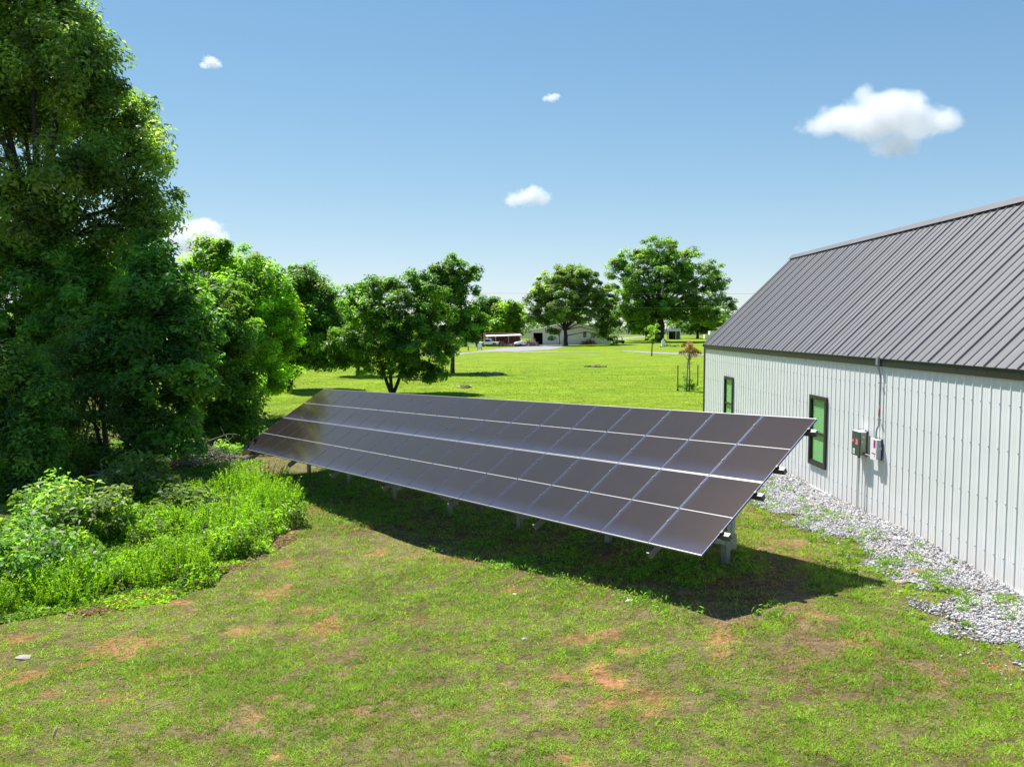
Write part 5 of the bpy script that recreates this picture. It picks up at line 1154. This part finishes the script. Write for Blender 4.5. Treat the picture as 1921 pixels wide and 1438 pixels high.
for xx_, s in ((-.85, -1), (-.85, 1), (.4, -1), (.4, 1)): MB().span((xx_ - .03, s * .57 - .03, .85), (xx_ + .03, s * .57 + .03, 1.85)).build('roof_post', M['black'], gc)
sh = empty('garden_shed', (48.3, 250, gzf(48.3, 250)), 0, 'small dark green open fronted shed right of the thick oak trunk', 'shed')
gsh = pmat('shed_green', (.06, .10, .085), .8)
MB().span((-1.9, 1.5, 0), (1.6, 1.6, 2.4)).span((-1.9, 0, 0), (-1.8, 1.5, 2.4)).span((.5, 0, 0), (1.6, 1.5, 2.4)).build('wall', gsh, sh); b = MB(); b.add([(-2.2, -.4, 2.4), (1.9, -.4, 2.4), (1.9, 1.9, 2.4), (-2.2, 1.9, 2.4), (-2.2, .75, 3.2), (1.9, .75, 3.2)], [(0, 1, 5, 4), (2, 3, 4, 5), (1, 2, 5), (3, 0, 4), (3, 2, 1, 0)]); b.build('roof', gsh, sh)
for q in (-1.85, .35, 1.7): MB().span((q - .07, -.3, 0), (q + .07, -.16, 2.4)).build('post', M['white_paint'], sh)
MB().span((-1.2, 1.4, 0), (-.4, 1.49, 1.9)).build('door', M['dark_int'], sh)
cv = empty('camper_trailer', (57.4, 240, gzf(57.4, 240)), 0, 'white camper trailer just showing past the corner of the metal building', 'camper')
MB().span((-2.6, -1.1, .5), (2.8, 1.1, 1.7)).span((-1.2, -1.1, 1.7), (2.8, 1.1, 2.7)).build('body', M['white_paint'], cv); MB().span((-2.3, -1.12, 1.2), (2.5, -1.1, 1.32)).build('stripe', M['grey_roof'], cv); MB().span((.2, -1.13, 1.75), (1.3, -1.1, 2.3)).build('window', M['dark_glass'], cv)
for s in (-1, 1): MB().cyl((.3, s * .9, .38), (.3, s * 1.12, .38), .38, 12).build('wheel', M['tyre'], cv)
for (x, y, lab) in ((37.0, 190, 'dark green tuft on the far lawn, right of the pair'), (35.4, 189, 'dark green tuft on the far lawn, beside the utility box')):
    o = empty('grass_tuft', (x, y, gzf(x, y)), 0, lab, 'grass tuft', 'tufts on the far lawn'); cc = rng.normal(0, 1, (8, 3)) * np.array([.4, .3, .12]) + np.array([0, 0, .3]); V, F, c = clump_leaves(cc, np.full(8, .35), 30, .12, G_MID * .7); np_mesh('foliage', V, F, M['leaf'], c, o)
# poles and a shed behind the left trees
wp = MB().tube([(0, 0, -.3), (0, 0, 3.4)], [.13, .11], 8).build('wooden_post', M['bark_dark'], None, (-22.9, 92, gzf(-22.9, 92))); tag(wp, 'dark upright post in the field right of the short brown trunk', 'post')
wp = MB().tube([(0, 0, -.3), (0, 0, 4.2)], [.11, .1], 8).build('wooden_post', M['bark_dark'], None, (-19.9, 72.9, gzf(-19.9, 72.9))); tag(wp, 'thin dark post left of the short brown trunk', 'post')
lp = MB().tube([(0, 0, -.2), (-1.4, .3, 2.9)], [.09, .08], 8).build('leaning_pole', M['white_paint'], None, (-25.6, 108, gzf(-25.6, 108))); tag(lp, 'pale pole leaning beside the dark upright post', 'pole')
sd = empty('farm_shed', (-30.5, 120, gzf(-30.5, 120)), .2, 'pale roofed shed glimpsed between the left trees', 'shed')
MB().span((-2.2, -1.5, 0), (2.2, 1.5, 2.2)).build('wall', M['grey_roof'], sd); b = MB(); b.add([(-2.5, -1.8, 2.15), (2.5, -1.8, 2.15), (2.5, 1.8, 2.15), (-2.5, 1.8, 2.15), (-2.5, 0, 3.1), (2.5, 0, 3.1)], [(0, 1, 5, 4), (2, 3, 4, 5), (1, 2, 5), (3, 0, 4), (3, 2, 1, 0)]); b.build('roof', M['grey_roof'], sd)
# overhead wires
for (h0, h1, lab) in ((9.4, 9.2, 'upper of two thin overhead wires crossing before the big oaks'), (7.4, 7.2, 'lower of two thin overhead wires crossing before the big oaks')):
    pts = [(-70 + 18 * i, 118 + i * .4, h0 + (h1 - h0) * i / 8 + .25 * ((i - 4) / 4) ** 2) for i in range(9)]
    b = MB(); b.tube([(p[0], p[1], p[2]) for p in pts], .013, 5); o = b.build('overhead_wire', pmat('wire', (.12, .12, .12), .6) if 'wire' not in bpy.data.materials else bpy.data.materials['wire']); tag(o, lab, 'wire', 'overhead wires')

# ------------------------------------------------------------------ clouds
def cloud(cx, cy, cz, blobs, dens, label, seed):
    """closed volume hugging a union of ellipsoids; density from the same ellipsoids broken up by noise"""
    random.seed(seed); bm = bmesh.new(); bmesh.ops.create_icosphere(bm, subdivisions=5, radius=1); dirs = np.array([v.co[:] for v in bm.verts])
    B = np.array(blobs, float); r = np.zeros(len(dirs))
    for q in B:
        c = q[:3]; s = q[3:6] * 1.4
        a = ((dirs / s) ** 2).sum(1); bb = -2 * ((dirs * c) / s ** 2).sum(1); cc_ = ((c / s) ** 2).sum() - 1
        D = bb * bb - 4 * a * cc_; t_ = np.where(D > 0, (-bb + np.sqrt(np.maximum(D, 0))) / (2 * a), 0); r = np.maximum(r, t_)
    r = np.maximum(r, r.max() * .12)
    for v, k, d in zip(bm.verts, r, dirs): v.co = Vector(d * k)
    me = bpy.data.meshes.new('cloud'); bm.to_mesh(me); bm.free()
    o = bpy.data.objects.new('cloud', me); COL.objects.link(o); o.location = (cx, cy, cz); tag(o, label, 'cloud', 'small fair weather clouds')
    m = bpy.data.materials.new('cloud'); m.use_nodes = True; nt = m.node_tree; nt.nodes.clear(); out = nt.nodes.new('ShaderNodeOutputMaterial')
    pv = nt.nodes.new('ShaderNodeVolumePrincipled'); pv.inputs['Color'].default_value = (.97, .97, .985, 1); pv.inputs['Anisotropy'].default_value = .15
    tc = nt.nodes.new('ShaderNodeTexCoord'); size = float(B[:, 3].max())
    def math_(op, a, b=None, c=None):
        n = nt.nodes.new('ShaderNodeMath'); n.operation = op
        for i_, v in enumerate((a, b, c)):
            if v is None: continue
            if isinstance(v, (int, float)): n.inputs[i_].default_value = v
            else: nt.links.new(v, n.inputs[i_])
        return n.outputs[0]
    f = None
    for q in blobs:
        s = nt.nodes.new('ShaderNodeVectorMath'); s.operation = 'SUBTRACT'; nt.links.new(tc.outputs['Object'], s.inputs[0]); s.inputs[1].default_value = q[:3]
        d = nt.nodes.new('ShaderNodeVectorMath'); d.operation = 'DIVIDE'; nt.links.new(s.outputs[0], d.inputs[0]); d.inputs[1].default_value = q[3:6]
        l = nt.nodes.new('ShaderNodeVectorMath'); l.operation = 'LENGTH'; nt.links.new(d.outputs[0], l.inputs[0])
        e = math_('SUBTRACT', 1.0, l.outputs['Value']); f = e if f is None else math_('SMOOTH_MAX', f, e, .45)
    n1 = nt.nodes.new('ShaderNodeTexNoise'); n1.inputs['Scale'].default_value = 2.6 / size; n1.inputs['Detail'].default_value = 7; n1.inputs['Roughness'].default_value = .68; nt.links.new(tc.outputs['Object'], n1.inputs['Vector'])
    f = math_('ADD', f, math_('MULTIPLY', math_('SUBTRACT', n1.outputs[0], .5), 1.9))
    mr = nt.nodes.new('ShaderNodeMapRange'); mr.interpolation_type = 'SMOOTHSTEP'; mr.inputs[1].default_value = .05; mr.inputs[2].default_value = .6; mr.inputs[3].default_value = 0; mr.inputs[4].default_value = dens
    nt.links.new(f, mr.inputs[0]); nt.links.new(mr.outputs[0], pv.inputs['Density']); nt.links.new(pv.outputs[0], out.inputs['Volume'])
    m.cycles.homogeneous_volume = False
    me.materials.append(m)
    return o
cloud(386, 900, 223, [(0, 0, 0, 60, 40, 24), (-50, 0, -5, 38, 28, 12), (-25, 0, 6, 36, 28, 14), (45, 0, -3, 44, 30, 17), (8, 0, 16, 42, 28, 21), (36, 5, 24, 17, 14, 14), (-14, 4, 26, 17, 12, 14), (20, 0, -26, 30, 20, 16), (72, 0, -2, 17, 15, 13)], .05, 'largest white cloud, high over the metal building', 1)
cloud(17, 900, 143.5, [(0, 0, 0, 20, 16, 10), (-14, 0, -4, 14, 12, 8), (13, 0, -2, 13, 12, 9), (6, 0, 7, 12, 10, 8)], .08, 'small round cloud low in the middle of the sky', 2)
cloud(42, 900, 246, [(0, 0, 0, 9, 8, 5), (-7, 0, -1, 5, 5, 3), (4, 0, 2, 5, 5, 4)], .14, 'tiny wisp of cloud above the middle of the sky', 3)
cloud(-316, 900, 283, [(0, 0, 0, 9, 8, 7), (5, 0, -3, 8, 7, 5), (-7, 0, -4, 6, 6, 4)], .16, 'tiny cloud high beside the tall left oak', 4)
cloud(-334, 900, 106, [(0, 0, 0, 28, 22, 17), (-22, 0, -4, 20, 18, 14), (18, 0, -6, 18, 16, 13), (10, 0, 8, 14, 12, 9), (0, 0, -16, 30, 20, 12)], .09, 'white cloud just above the ash tree, behind the tall oak', 5)
